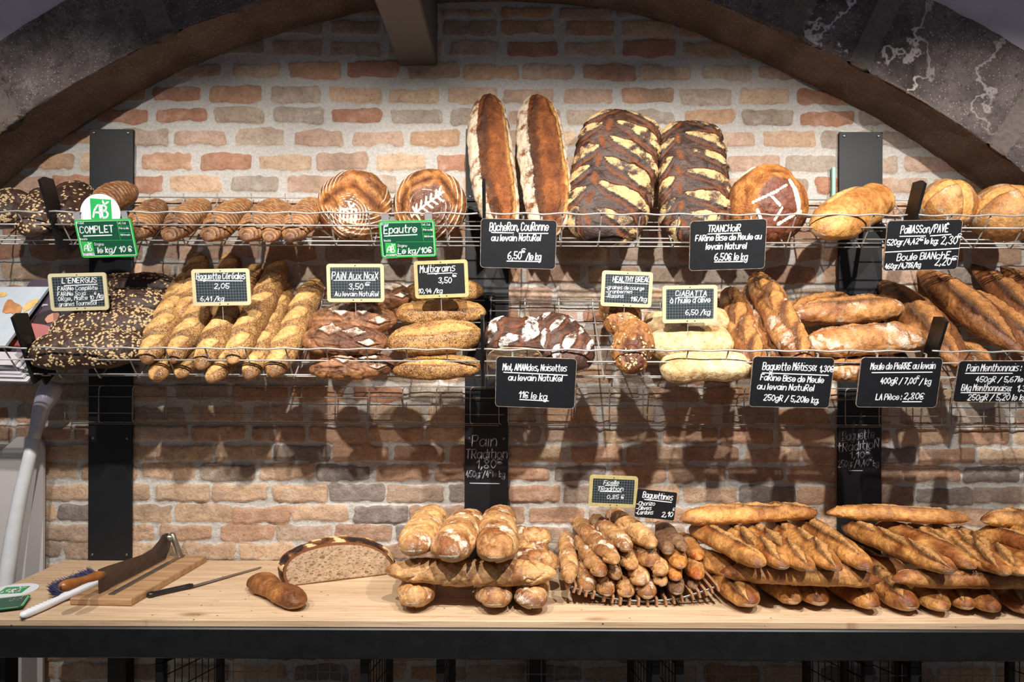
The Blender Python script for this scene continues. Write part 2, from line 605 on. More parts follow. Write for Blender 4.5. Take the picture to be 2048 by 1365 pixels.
def rrect(w, h, r, n=5, cx=0, cy=0):
    q = []
    for sx, sy, a0 in ((1, -1, -90), (1, 1, 0), (-1, 1, 90), (-1, -1, 180)):
        for k in range(n + 1):
            a = math.radians(a0 + 90 * k / n)
            q.append((cx + sx * (w / 2 - r) + r * math.cos(a), cy + sy * (h / 2 - r) + r * math.sin(a)))
    return q


def structure(o):
    o['kind'] = 'structure'
    return o


def grid_faces(nu, nv, wrap=False):
    i = np.arange(nu - 1)[:, None]
    j = np.arange(nv if wrap else nv - 1)[None, :]
    j2 = (j + 1) % nv
    a = i * nv + j
    return np.stack([a, i * nv + j2, (i + 1) * nv + j2, (i + 1) * nv + j], -1).reshape(-1, 4)


# ------------------------------------------------------------------ brick wall
def build_wall():
    rng = np.random.RandomState(5)
    rows_px = [26, 56, 98, 143, 192, 234, 277, 326, 371, 418, 462, 506, 549, 591, 633, 673, 712, 750, 789, 830, 870, 908, 946, 988, 1030, 1068, 1106]
    hs_px = [20, 31, 31, 32, 32, 31, 33, 34, 34, 34, 34, 34, 34, 34, 34, 33, 33, 33, 33, 33, 33, 33, 33, 36, 36, 34, 34]
    starts = [875, 880, 885, 335, 296, 302, 343, 274, 332, 300, 350, 290, 345, 288, 340, 286, 344, 290, 345, 262, 265, 312, 281, 305, 350, 318, 362]
    top = [-160, -115, -70, -20]
    rows_px = top + rows_px + [1106 + 40 * k for k in range(1, 22)]
    hs_px = [31] * 4 + hs_px + [33] * 21
    starts = [300, 350, 290, 340] + starts + [290 + 59 * (k % 2) for k in range(21)]
    zc = np.array([EYE - (y - HY) / 500.0 for y in rows_px])
    hh = np.array(hs_px) / 1000.0 - 0.0012
    st = (np.array(starts) - HX) / 500.0
    pitch = 0.2345
    x = np.arange(-2.75, 2.7501, 0.0068)
    z = np.arange(0.0, 3.42, 0.0062)
    X, Z = np.meshgrid(x, z, indexing='ij')
    X, Z = X.ravel(), Z.ravel()
    p = np.stack([X, Z * 0, Z], 1)
    wob = 0.006 * vnoise(p * 9, 3)
    row = np.argmin(np.abs(Z[:, None] + wob[:, None] - zc[None, :]), 1)
    u = (X - st[row]) / pitch
    bi = np.floor(u).astype(int)
    rid = (row * 7919 + (bi + 500) * 104729) % 4096
    R = rng.rand(4096, 8)
    low = Z < 1.45
    gap = np.where(low, 0.016, 0.030)
    bx0 = st[row] + bi * pitch + gap / 2 + (R[rid, 0] - 0.5) * 0.016
    bx1 = st[row] + (bi + 1) * pitch - gap / 2 + (R[rid, 1] - 0.5) * 0.016
    cx, hx = (bx0 + bx1) / 2, (bx1 - bx0) / 2
    cz = zc[row] + (R[rid, 2] - 0.5) * 0.006 + (X - cx) * (R[rid, 7] - 0.5) * 0.03
    hz = hh[row] + (R[rid, 3] - 0.5) * 0.006
    nb = 0.0060 * vnoise(p * 46, 8) + 0.0085 * vnoise(p * 15, 9)
    rc = 0.014
    qx = np.maximum(np.abs(X - cx) - hx + rc, 0)
    qz = np.maximum(np.abs(Z - cz) - hz + rc, 0)
    sdf = rc - np.sqrt(qx * qx + qz * qz) + np.minimum(np.maximum(np.abs(X - cx) - hx + rc, np.abs(Z - cz) - hz + rc), 0) * -1.0 * ((qx + qz) == 0)
    sdf = sdf + nb
    e = np.clip(0.5 + sdf / 0.02, 0, 1)
    rough = np.where(low, 1.5, 0.9)
    hgt = sstep(-0.004, 0.007, sdf) * np.where(low, 0.009, 0.006) * (0.6 + 0.8 * R[rid, 4]) + 0.0036 * rough * fbm(p * 34, 11, 4) + 0.0035 * fbm(p * 6, 12, 2)
    pal = np.array([lin(c) for c in ((198, 166, 138), (192, 156, 126), (186, 146, 118), (172, 128, 104), (200, 172, 144), (180, 160, 142), (168, 154, 140), (188, 158, 138))])
    pal2 = np.array([lin(c) for c in ((198, 166, 138), (190, 154, 126), (178, 154, 134), (200, 170, 140), (162, 144, 128), (138, 126, 118), (186, 148, 122), (176, 142, 118))])
    ci = (R[rid, 5] * 8).astype(int) % 8
    col = np.where(low[:, None], pal2[ci], pal[ci]) * (0.92 + 0.16 * R[rid, 6])[:, None]
    g = sstep(0.25, 0.75, vnoise(np.stack([X * 7 + R[rid, 5] * 50, Z * 6, X * 0], 1), 4))[:, None] * 0.55
    col = col * (1 - g) + g * np.array(lin((148, 126, 110)))
    v = np.stack([X, -hgt, Z], 1)
    aux = np.zeros_like(v)
    aux[:, 0] = e
    o = link_mesh('wall_back', v, grid_faces(len(x), len(z)), M['brick'], attrs={'Col': col, 'Aux': aux})
    structure(o)


build_wall()

# ------------------------------------------------------------------ stone arch, plaster, beam, floor
def smooth_curve(pts, n):
    pts = np.asarray(pts, float)
    t = np.concatenate([[0], np.cumsum(np.linalg.norm(np.diff(pts, axis=0), axis=1))])
    q = np.linspace(0, t[-1], n)
    r = np.stack([np.interp(q, t, pts[:, k]) for k in range(2)], 1)
    k = max(3, n // 30)
    pad = np.concatenate([np.repeat(r[:1], k, 0), r, np.repeat(r[-1:], k, 0)])
    ker = np.hanning(2 * k + 1)
    ker /= ker.sum()
    r2 = np.stack([np.convolve(pad[:, i], ker, 'valid') for i in range(2)], 1)
    return r2


DEP = 0.235
IN_PX = [(-260, 1800), (-255, 900), (-225, 690), (-140, 530), (18, 360), (101, 294), (185, 239), (330, 156), (439, 108), (571, 64), (747, 18), (860, 6), (1000, 2), (1144, 8), (1281, 28), (1420, 76), (1553, 137), (1639, 178), (1756, 236), (1873, 312), (1971, 385), (2120, 520), (2230, 690), (2262, 900), (2265, 1800)]
pin = smooth_curve([P(a, b, 0)[[0, 2]] for a, b in IN_PX], 420)
pin[:, 1] = np.maximum(pin[:, 1], 0.0)
cen = np.array([0.03, 1.0])
dirv = pin - cen
tg = np.gradient(pin, axis=0)
nr = np.stack([-tg[:, 1], tg[:, 0]], 1)
nr /= np.linalg.norm(nr, axis=1)[:, None]
nr = np.where((np.sum(nr * dirv, 1) > 0)[:, None], nr, -nr)
arc = np.concatenate([[0], np.cumsum(np.linalg.norm(np.diff(pin, axis=0), axis=1))])


def build_arch():
    ns, na, nb = len(pin), 18, 60
    TH = 0.43
    th = np.interp(arc / arc[-1], (0.30, 0.68), (0.285, 0.36)) + 0.02 * vnoise(np.stack([arc * 2.5, arc * 0, arc * 0], 1), 2)
    v, aux = [], []
    # joints at measured places of the face
    jp = [P(a, b, -DEP)[[0, 2]] for a, b in ((320, 60), (492, 30), (1602, 40), (1755, 70), (60, 300), (1990, 300), (-120, 500), (2170, 520))]
    ja = [arc[np.argmin(np.linalg.norm(pin + nr * 0.2 - q, axis=1))] for q in jp]
    ja += [arc[np.argmin(np.abs(pin[:, 0] - q) + 9 * (pin[:, 1] < 1.6))] for q in (-0.05, 0.42, -0.62)]
    dj = np.min(np.abs(arc[:, None] - np.array(ja)[None, :]), 1)
    for k in range(na + nb):
        if k < na:                      # soffit, from the wall to the face
            y = -DEP * k / (na - 1)
            r = np.zeros(ns)
            so = 1.0
        else:
            y = -DEP
            r = (k - na + 1) / nb * th
            so = 0.0
        q = pin + nr * np.reshape(r, (-1, 1))
        w = np.stack([q[:, 0], np.full(ns, y), q[:, 1]], 1)
        nz = fbm(w * 9, 21, 3)
        jm = sstep(0.065, 0.02, dj)
        dsp = 0.012 * nz - 0.016 * jm
        ez = 0 if k > 0 else 1
        if so:
            edge = sstep(0, 0.12, y + DEP)
            w[:, [0, 2]] -= nr * (dsp * (k > 1) + 0.012 * (1 - edge) * -1)[:, None]
        else:
            w[:, 1] -= dsp * 1.2
        v.append(w)
        vein = sstep(0.35, 0.5, q[:, 0] / 2.8) * sstep(2.4, 2.65, q[:, 1]) * (1 - so) + 0.25 * sstep(-1.2, -1.6, q[:, 0]) * (1 - so)
        vein = np.where((q[:, 0] > 0.95) & (q[:, 0] < 1.5), np.maximum(vein, 1 - so), vein * 0.5)
        aux.append(np.stack([jm * (0.9 - 0.55 * so), np.full(ns, so), vein], 1))
    v = np.concatenate(v)
    aux = np.concatenate(aux)
    o = link_mesh('trim_1', v, grid_faces(na + nb, ns), M['stone'], attrs={'Aux': aux})
    structure(o)
    # lime plaster outside the stones
    v = []
    for k in range(14):
        r = th - 0.015 + 0.02 * k + 0.08 * k * (k > 2)
        q = pin + nr * r[:, None]
        w = np.stack([q[:, 0], np.full(ns, -DEP + 0.012), q[:, 1]], 1)
        w[:, 1] += 0.006 * fbm(w * 5, 31, 2) - 0.012 * sstep(0, 3, k)
        v.append(w)
    v = np.concatenate(v)
    v[:, 2] = np.maximum(v[:, 2], 0)
    structure(link_mesh('wall_front', v, grid_faces(14, ns), M['plaster']))


build_arch()
b = MB()
bx0, bx1 = P(799, 134, 0)[0], P(875, 134, 0)[0]
b.box((bx0, -2.3, 2.862), (bx1, 0.0, 3.34), bev=0.006)
structure(b.build('trim_2', M['beam']))
b = MB()
b.box((-4, -4.5, -0.05), (4, 0.05, 0.0))
structure(b.build('floor', M['floor']))

# ------------------------------------------------------------------ steel posts, arms, baskets
PX = [(227.5, 262, 1117), (974, 262, 1112), (1714.5, 268, 1112)]
POSTX = []
LAB = ['left', 'middle', 'right']


def screw_mb(x, z, y, r=0.0055):
    s = MB()
    s.loft([[(x + rr * math.cos(a), yy, z + rr * math.sin(a)) for a in np.linspace(0, 2 * PI, 11)[:-1]] for rr, yy in ((r, y + 0.001), (r, y - 0.002), (r * 0.6, y - 0.0038), (r * 0.3, y - 0.003))])
    return s


post_objs = []
for i, (px, y0, y1) in enumerate(PX):
    xc = (px - HX) / 500.0
    POSTX.append(xc)
    zt, zb = P(px, y0, 0)[2], ZT + 0.002
    lb = ['black steel wall plate with bare face at left, beside the slicing board', 'black steel wall plate chalked with the 1,80 pain price, behind the round twisted loaves',
          'black steel wall plate chalked with the 1,10 baguette price, at right'][i]
    t = thing('steel_post', lb, 'post', (xc, -0.01, zb), 'black wall posts')
    post_objs.append(t)
    m = MB()
    m.box((xc - 0.086, -0.024, zb), (xc + 0.086, -0.013, zt), bev=0.0015)
    m.build('plate', M['post_steel'], t)
    for sx in (-0.068, 0.068):
        for zz in (zt - 0.016, zb + 0.022, P(px, 876, 0)[2], P(px, 396, 0)[2]):
            screw_mb(xc + sx, zz, -0.024).build('screw', M['screw'], t, smooth=True)


def bar_poly(pts, w):
    """outline of a flat bar of width w along a (Y,Z) polyline"""
    pts = [np.array(p, float) for p in pts]
    L, R = [], []
    for i, p in enumerate(pts):
        d0 = pts[i] - pts[i - 1] if i > 0 else pts[1] - pts[0]
        d1 = pts[i + 1] - pts[i] if i < len(pts) - 1 else d0
        d0, d1 = d0 / np.linalg.norm(d0), d1 / np.linalg.norm(d1)
        n = np.array([-(d0 + d1)[1], (d0 + d1)[0]])
        n /= np.linalg.norm(n)
        k = 1 / max(0.5, np.dot(n, np.array([-d0[1], d0[0]])))
        L.append(p + n * w / 2 * k)
        R.append(p - n * w / 2 * k)
    return L + R[::-1]


for lev_i, R in enumerate((RU, RM)):
    for i, xc in enumerate(POSTX):
        lb = '%s flat black steel basket arm on the %s wall plate' % (('upper', 'lower')[lev_i], LAB[i])
        xc = xc + ((-0.012, 0.0, 0.016), (-0.045, 0.0, 0.042))[lev_i][i]
        t = thing('shelf_arm', lb, 'bracket', (xc, -0.03, R.back[1]), 'black basket arms')
        f, bk, tp = R.front, R.back, R.top
        n2 = np.array([-R.dir[1], R.dir[0]])
        low = -n2 * 0.028
        lipd = R.lip / np.linalg.norm(R.lip)
        pts = [bk + low + np.array([0.012, 0.012]) + R.dir * 0.0, f + low + R.dir * 0.022]
        m = MB()
        fr = np.array([[0, 0, 1, xc - 0.004], [1, 0, 0, 0], [0, 1, 0, 0.0]])
        m.prism([tuple(q) for q in bar_poly(pts, 0.046)], 0, 0.008, frame=fr)
        m.build('arm_bar', M['black_steel'], t)
        m = MB()
        ud = np.array([-0.44, 0.90])
        un = np.array([0.90, 0.44])
        a0 = f + np.array([-0.012, -0.020])
        tl_ = 0.245
        m.prism([tuple(q) for q in (a0, a0 + ud * tl_, a0 + ud * (tl_ + 0.004) + un * 0.030, a0 + ud * (tl_ - 0.012) + un * 0.070, a0 + un * 0.066)], 0, 0.010, frame=fr)
        m.build('upright_plate', M['black_steel'], t)
        m = MB()
        zz = bk[1]
        m.box((xc - 0.03, -0.030, zz - 0.10), (xc + 0.03, -0.0245, zz + 0.05))
        m.prism([(-0.03, zz + 0.04), (-0.03, zz - 0.09), (-0.09, zz - 0.05)], 0, 0.008, frame=fr)
        m.build('wall_flange', M['black_steel'], t)
        for q in (-0.06, 0.03):
            screw_mb(xc + 0.018, zz + q, -0.030).build('screw', M['screw'], t, smooth=True)


def cp(o, par, dx=0.0):
    c = o.copy()
    C.objects.link(c)
    c.parent = par
    ORG[c] = ORG[o]
    c.location.x += dx
    return c


PITCH = 0.1335


def basket(R, x0, x1, label, phase):
    t = thing('wire_basket', label, 'wire basket', (x0, R.front[0], R.front[1]), 'sloping wire bread baskets')
    xs = []
    x = math.ceil((x0 - phase) / PITCH) * PITCH + phase
    while x < x1 - 0.01:
        xs.append(x)
        x += PITCH
    lipu = R.lip / np.linalg.norm(R.lip)
    LL = np.linalg.norm(R.lip)
    fo = np.array([-0.004, 0.0])

    def yz(q, xx):
        return (xx, q[0], q[1])
    # wavy top rail
    pts = []
    for xx in np.arange(x0, x1 + 1e-6, 0.0222):
        ph = math.cos(2 * PI * (xx - phase) / PITCH)
        q = R.top + fo + lipu * 0.0028 * ph
        pts.append(yz(q, xx))
    MB().tube(pts, 0.0030, 8).build('top_rail', M['wire'], t, smooth=True)
    for k, s in enumerate((0.62, 0.14)):
        q = R.front + lipu * LL * s + fo * 1.6
        MB().tube([yz(q, x0), yz(q, x1)], 0.0027, 8).build('front_wire', M['wire'], t, smooth=True)
    for s in (0.05, 0.22, 0.40, 0.58, 0.76, 0.93):
        q = R.front + R.dir * R.len * s + np.array([0.002, -0.006])
        MB().tube([yz(q, x0), yz(q, x1)], 0.0024, 6).build('floor_wire', M['wire'], t, smooth=True)
    q = R.back + np.array([-0.004, 0.016])
    MB().tube([yz(q, x0), yz(q, x1)], 0.0028, 6).build('back_rail', M['wire'], t, smooth=True)
    first = None
    lp = -np.array([-R.dir[1], R.dir[0]]) * 0.004
    for xx in xs:
        if first is None:
            c = [R.top - lipu * 0.001]
            for a in np.linspace(0.85, 0.12, 3):
                c.append(R.front + lipu * LL * a)
            for a in (0.3, 0.5, 0.7):          # rounded hook at the fold
                c.append((1 - a) ** 2 * (R.front + lipu * 0.016) + 2 * a * (1 - a) * (R.front + lp * 1.5 - lipu * 0.006) + a * a * (R.front + R.dir * 0.018))
            c.append(R.front + R.dir * 0.03)
            c.append(R.back - R.dir * 0.01 + np.array([0, -0.002]))
            c.append(R.back + np.array([0.0, 0.006]))
            c.append(R.back + np.array([-0.004, 0.032]))
            first = MB().tube([yz(q, xx) for q in c], 0.0026, 7).build('cross_wire', M['wire'], t, smooth=True)
            fx = xx
        else:
            cp(first, t, xx - fx)


secs = [(-2.45, POSTX[0] - 0.008), (POSTX[0] + 0.008, POSTX[1] - 0.008), (POSTX[1] + 0.008, POSTX[2] - 0.008), (POSTX[2] + 0.008, 2.35)]
names = ['at the far left edge of the photo', 'between the left and middle wall plates', 'between the middle and right wall plates', 'at the far right edge of the photo']
for R, lv in ((RU, 'upper'), (RM, 'lower')):
    for (x0, x1), nm in zip(secs, names):
        basket(R, x0, x1, '%s sloping wire bread basket %s' % (lv, nm), 0.038 if R is RU else 0.05)


def flat_basket(x0, x1, label):
    Y = -0.040
    t = thing('folded_wire_rack', label, 'wire rack', (x0, Y, P(1000, 850, Y)[2]), 'empty racks folded against the wall')
    zt, z1, z2, zb = [P(HX, q, Y)[2] for q in (775, 797, 830, 848)]
    for zz, nm in ((zt, 'rail'), (z1, 'wire'), (z2, 'wire'), (zb, 'rail')):
        MB().tube([(x0 + (0.02 if nm == 'rail' else 0), Y, zz), (x1 - (0.02 if nm == 'rail' else 0), Y, zz)], 0.0021, 6).build(nm, M['old_wire'], t, smooth=True)
    MB().tube([(x0 + 0.02, Y + 0.012, zb - 0.008), (x1 - 0.02, Y + 0.012, zb - 0.008)], 0.002, 6).build('rail', M['old_wire'], t, smooth=True)
    first = None
    n = int(round((x1 - x0) / 0.1345))
    for k in range(n + 1):
        xx = x0 + (x1 - x0) * k / n
        if first is None:
            q = [(xx + 0.022, Y - 0.003, zt), (xx + 0.008, Y - 0.0035, zt - 0.001), (xx + 0.001, Y - 0.0035, zt - 0.010), (xx, Y - 0.0035, z1), (xx, Y - 0.0035, z2), (xx, Y - 0.0035, zb + 0.012), (xx + 0.002, Y - 0.003, zb + 0.003), (xx + 0.008, Y + 0.006, zb - 0.004)]
            first = MB().tube(q, 0.0021, 6).build('cross_wire', M['old_wire'], t, smooth=True)
        else:
            cp(first, t, xx - x0 - (0.02 if k == n else 0))


gx = lambda p: P(p, 810, -0.04)[0]
flat_basket(gx(131), gx(1008), 'empty wire rack folded flat on the wall, left one below the seeded baguettes')
flat_basket(gx(1016), gx(1892), 'empty wire rack folded flat on the wall, below the ciabatta')
flat_basket(gx(1902), gx(2160), 'empty wire rack folded flat on the wall at the right edge of the photo')

b = MB()
q = P(1668, 370, -0.02)
b.box((q[0] - 0.011, -0.030, P(1668, 402, 0)[2]), (q[0] + 0.002, -0.014, P(1668, 338, 0)[2]), bev=0.002)
tag(b.build('plastic_tag', M['mint'], origin=q), 'pale mint plastic tag tucked behind the right wall plate', 'tag')

# ------------------------------------------------------------------ work table
TBL, TBR, TBF = -1.775, 2.6, -0.642
t = thing('work_table', 'pine topped work table with black steel apron along the brick wall', 'table', (0.4, -0.35, 0))
b = MB()
b.box((TBL, TBF, ZT - 0.022), (TBR, -0.014, ZT), bev=0.002)
b.build('table_top', M['pine'], t)
b = MB()
zt_, zb_ = 0.869, 0.771
b.box((TBL, TBF - 0.012, zb_), (TBR, TBF + 0.045, zt_ - 0.004), bev=0.004)
b.build('front_rail', M['black_steel'], t)
b = MB()
b.box((TBL, -0.08, 0.80), (TBR, -0.03, ZT - 0.0225))
b.build('back_rail', M['black_steel'], t)
for xx in (-1.52, 0.1, 1.55):
    m = MB()
    m.box((xx - 0.035, -0.10, 0.0), (xx + 0.035, -0.04, 0.80))
    m.build('leg', M['black_steel'], t)
    m = MB()
    m.box((xx - 0.03, TBF + 0.046, 0.80), (xx + 0.03, -0.081, 0.862))
    m.build('cross_rail', M['black_steel'], t)
for xx in (-1.62, 2.3):
    m = MB()
    m.box((xx - 0.03, -0.60, 0.0), (xx + 0.03, -0.54, 0.77))
    m.build('leg', M['black_steel'], t)

# trolleys of mesh under the table
def under_rack(xl, xr, zf, label):
    t = thing('mesh_crate', label, 'crate', ((xl + xr) / 2, -0.40, 0), 'black mesh crates under the table')
    for xx, nm in ((xl, 'left'), (xr, 'right')):
        b = MB()
        yf, yb = -0.62, -0.16
        zbk = zf - 0.10
        b.loft([[(xx - 0.012, y, z - 0.014), (xx + 0.012, y, z - 0.014), (xx + 0.012, y, z + 0.014), (xx - 0.012, y, z + 0.014)] for y, z in ((yf, zf), (yb, zbk))])
        b.build('top_bar', M['black_steel'], t)
        for yy in (yf + 0.012, yb):
            b = MB()
            b.box((xx - 0.012, yy - 0.012, 0.0), (xx + 0.012, yy + 0.012, (zf if yy < -0.4 else zbk) - 0.012))
            b.build('upright', M['black_steel'], t)
        b = MB()
        for k in range(1, 9):
            y = yf + (yb - yf) * k / 9
            b.tube([(xx, y, 0.2), (xx, y, zf - 0.012 - 0.10 * k / 9)], 0.002, 5)
        for k in range(1, 9):
            b.tube([(xx, yf, zf - 0.06 * k), (xx, yb, zbk - 0.06 * k)], 0.002, 5)
        b.build('side_mesh', M['black_steel'], t)
    b = MB()
    yb = -0.15
    for k in range(1, 14):
        x = xl + (xr - xl) * k / 14
        b.tube([(x, yb, 0.2), (x, yb, zf - 0.06)], 0.0016, 5)
    for k in range(7):
        b.tube([(xl, yb, zf - 0.07 - 0.06 * k), (xr, yb, zf - 0.07 - 0.06 * k)], 0.0016, 5)
    b.build('back_mesh', M['old_wire'], t)
    b = MB()
    b.box((xl - 0.012, -0.62, 0.16), (xr + 0.012, -0.16, 0.185))
    b.build('base', M['black_steel'], t)


gz = lambda p, Y: P(p, 1350, Y)[0]
under_rack(gz(318, -0.62), gz(728, -0.62), 0.755, 'black mesh crate under the table below the knife and half loaf')
under_rack(gz(880, -0.62), gz(1312, -0.62), 0.75, 'black mesh crate under the table below the twisted loaves')
under_rack(gz(1360, -0.62), gz(1738, -0.62), 0.755, 'black mesh crate under the table below the right wall plate')
under_rack(gz(1830, -0.62), gz(2230, -0.62), 0.75, 'black mesh crate under the table at the right edge of the photo')

# ------------------------------------------------------------------ bread
L3 = lambda c: np.array(lin(c))
FLOUR = L3((226, 214, 192))


def K(**k):
    d = dict(ca=(206, 152, 88), cb=(142, 82, 36), pn=3.0, pe=0.55, e=1.0, flat=0.72, lump=0.05, flour=0.0, seed=0.0, ci=(222, 172, 106), ce=(92, 50, 24), bot=(196, 158, 108), fcol=(228, 216, 194), crag=0, top=0.25, endk=0.25, fill=0)
    d.update(k)
    return d


KIND = {
    'baguette': K(crag=0.12, ca=(214, 156, 88), cb=(132, 74, 32), pn=4.6, pe=0.62, flour=0.14, endk=0.40, lump=0.08, ci=(208, 154, 92), ce=(62, 34, 18)),
    'tradition': K(crag=0.22, ca=(214, 166, 108), cb=(142, 86, 44), pn=5.0, pe=0.55, flour=0.38, lump=0.08),
    'ficelle': K(crag=0.1, ca=(210, 162, 106), cb=(140, 88, 48), pn=5.0, pe=0.58, flour=0.36, lump=0.08),
    'olive': K(crag=0.6, ca=(150, 116, 86), cb=(104, 74, 52), pn=4.0, pe=0.58, flour=0.26, lump=0.12),
    'chorizo': K(crag=0.5, ca=(198, 148, 92), cb=(160, 104, 54), pn=4.0, pe=0.58, flour=0.10, lump=0.12),
    'cereal': K(ca=(186, 142, 90), cb=(128, 86, 50), pn=5.0, pe=0.58, seed=0.74, ci=(214, 168, 104), ce=(140, 98, 60), lump=0.05, top=0.1),
    'complet': K(crag=0.3, ca=(150, 104, 64), cb=(96, 58, 34), pn=2.1, pe=0.55, lump=0.03, top=0.0),
    'epautre': K(crag=0.7, ca=(148, 94, 48), cb=(88, 50, 28), pn=2.0, pe=0.5, flat=0.9, lump=0.05, bot=(150, 104, 62)),
    'bucheron': K(crag=0.45, ca=(160, 98, 48), cb=(104, 56, 26), pn=3.6, pe=0.52, ci=(150, 86, 40), ce=(56, 32, 20), lump=0.04, fcol=(212, 196, 170)),
    'tranchoir': K(crag=0.4, ca=(84, 56, 42), cb=(48, 32, 26), pn=5.0, pe=0.5, e=0.72, ci=(212, 178, 122), ce=(30, 22, 20), lump=0.05, flat=0.8, fcol=(204, 170, 116), bot=(92, 62, 42)),
    'noix': K(crag=1.0, ca=(164, 112, 72), cb=(98, 58, 36), pn=2.6, pe=0.55, ci=(176, 122, 80), ce=(66, 38, 24), lump=0.11, flour=0.16, fcol=(216, 202, 184)),
    'multi': K(crag=0.2, ca=(194, 146, 88), cb=(138, 90, 48), pn=3.0, pe=0.5, seed=0.70, ci=(206, 152, 88), ce=(134, 84, 44), lump=0.05, top=0.1),
    'energus': K(crag=0.3, ca=(70, 47, 38), cb=(50, 33, 27), pn=3.2, pe=0.5, lump=0.06, bot=(84, 54, 36), top=0, endk=0),
    'miel': K(crag=0.5, ca=(100, 66, 50), cb=(64, 42, 34), pn=3.0, pe=0.5, e=0.9, ce=(52, 34, 26), flour=0.24, lump=0.06, fcol=(214, 208, 198)),
    'healthy': K(crag=1.2, ca=(178, 122, 70), cb=(116, 68, 34), pn=2.2, pe=0.5, lump=0.16, seed=0.10, ce=(62, 34, 22)),
    'ciabatta': K(ca=(222, 198, 154), cb=(190, 152, 102), pn=7.0, pe=0.45, e=0.62, flat=0.9, lump=0.07, bot=(226, 204, 164), top=0.15, endk=0.05, flour=0.10, fcol=(232, 220, 192)),
    'metisse': K(crag=0.2, ca=(196, 142, 86), cb=(132, 80, 40), pn=4.0, pe=0.62, flour=0.42, ci=(198, 138, 76), ce=(84, 50, 30), fcol=(222, 208, 188)),
    'meule': K(crag=0.25, ca=(194, 138, 80), cb=(130, 76, 38), pn=3.0, pe=0.5, flour=0.50, ci=(190, 132, 72), ce=(52, 30, 18), top=0.1, fcol=(222, 208, 188)),
    'menthon': K(crag=0.35, ca=(172, 116, 66), cb=(106, 62, 30), pn=2.2, pe=0.80, flour=0.28, ci=(184, 126, 70), ce=(54, 32, 20), fcol=(208, 190, 164)),
    'blanche': K(ca=(204, 152, 92), cb=(158, 104, 54), pn=2.0, pe=0.5, flour=0.40, flat=0.95, lump=0.03),
    'pavoine': K(ca=(214, 160, 92), cb=(166, 106, 50), pn=2.6, pe=0.5, flour=0.16, lump=0.06),
    'roll': K(crag=0.3, ca=(168, 110, 58), cb=(114, 66, 32), pn=4.0, pe=0.5, lump=0.08),
}


def std_slashes(kind, L, w, rng):
    """cuts along the top: (offset along -1..1, angle from the top, half length, half width, rotation, style)"""
    s = []
    if kind == 'baguette':
        if rng.rand() < 0.45:
            s.append((0.0, rng.uniform(-0.4, 0.3), L * 0.43, w * 0.21, rng.uniform(-0.05, 0.05), 's'))
        else:
            for c in (-0.55, 0.0, 0.55):
                s.append((c + rng.uniform(-0.05, 0.05), rng.uniform(-0.3, 0.3), L * 0.20, w * 0.21, 0.20, 's'))
    elif kind == 'cereal':
        n = 5
        for k in range(n):
            s.append((-0.76 + 1.52 * k / (n - 1), 0.1, w * 0.62, w * 0.30, 0.85, 'b'))
    elif kind == 'metisse':
        for c in (-0.66, -0.22, 0.22, 0.66):
            s.append((c, rng.uniform(-0.2, 0.25), L * 0.16, w * 0.25, 0.30, 's'))
    elif kind == 'meule':
        s.append((0.0, -0.15, L * 0.43, w * 0.21, 0.03, 's'))
    elif kind == 'menthon':
        s.append((0.05, 0.15, L * 0.40, w * 0.26, 0.04, 's'))
    elif kind == 'tradition':
        for k in range(4):
            s.append((-0.7 + 0.46 * k, rng.uniform(-0.3, 0.3), w * 0.55, w * 0.05, 0.9, 'g'))
    elif kind == 'ficelle':
        for k in range(4):
            s.append((-0.75 + 0.5 * k, rng.uniform(-0.3, 0.3), w * 0.5, w * 0.06, 0.9, 'g'))
    elif kind == 'multi':
        s.append((0.0, 0.25, L * 0.44, w * 0.20, 0.02, 'b'))
    elif kind == 'noix':
        for c, a in ((-0.22, 0.10), (0.34, 0.0)):
            s.append((c + rng.uniform(-0.1, 0.1), a + rng.uniform(-0.1, 0.1), w * 0.34, w * 0.21, rng.uniform(-0.1, 0.1), 'd'))
        for c, a in ((0.62, 0.75),):
            s.append((c, a, w * 0.28, w * 0.13, 0.0, 'd'))
        for c, a, ro in ((-0.5, 0.75, 0.15), (-0.55, -0.35, 0.2), (0.05, 0.6, -0.3), (0.66, -0.4, 0.5), (0.0, -0.75, 0.1)):
            s.append((c + rng.uniform(-0.1, 0.1), a, w * 0.55, w * 0.05, ro, 'g'))
    elif kind == 'tranchoir':
        n = 6
        for k in range(n):
            c = -0.82 + 1.62 * k / (n - 1)
            j = lambda a: rng.uniform(-a, a)
            s.append((c + 0.05 + j(0.03), 0.98 + j(0.06), w * 0.25, w * 0.078 * rng.uniform(0.75, 1.2), 1.00 + j(0.12), 'f'))
            s.append((c - 0.08 + j(0.03), -0.50 + j(0.06), w * 0.30, w * 0.084 * rng.uniform(0.75, 1.25), -1.22 + j(0.10), 'f'))
            s.append((c + 0.06 + j(0.03), -1.16 + j(0.05), w * 0.17, w * 0.066 * rng.uniform(0.7, 1.2), -0.95 + j(0.15), 'f'))
        for k in range(7):
            s.append((-0.85 + 0.27 * k, 0.34 + rng.uniform(-0.05, 0.05), w * 0.10, w * 0.030, rng.uniform(-0.5, 0.5), 'o'))
    elif kind == 'miel':
        for c in (-0.62, -0.08, 0.46):
            for a, q in ((0.75, 0.2), (0.0, -0.06), (-0.75, 0.2)):
                s.append((c + q + rng.uniform(-0.05, 0.05), a, w * 0.23, w * 0.070 * rng.uniform(0.8, 1.25), 0.75 + rng.uniform(-0.15, 0.15), 'f'))
    elif kind == 'bucheron':
        s.append((0.0, 0.10, L * 0.50, w * 0.30, 0.03, 's'))
    return s


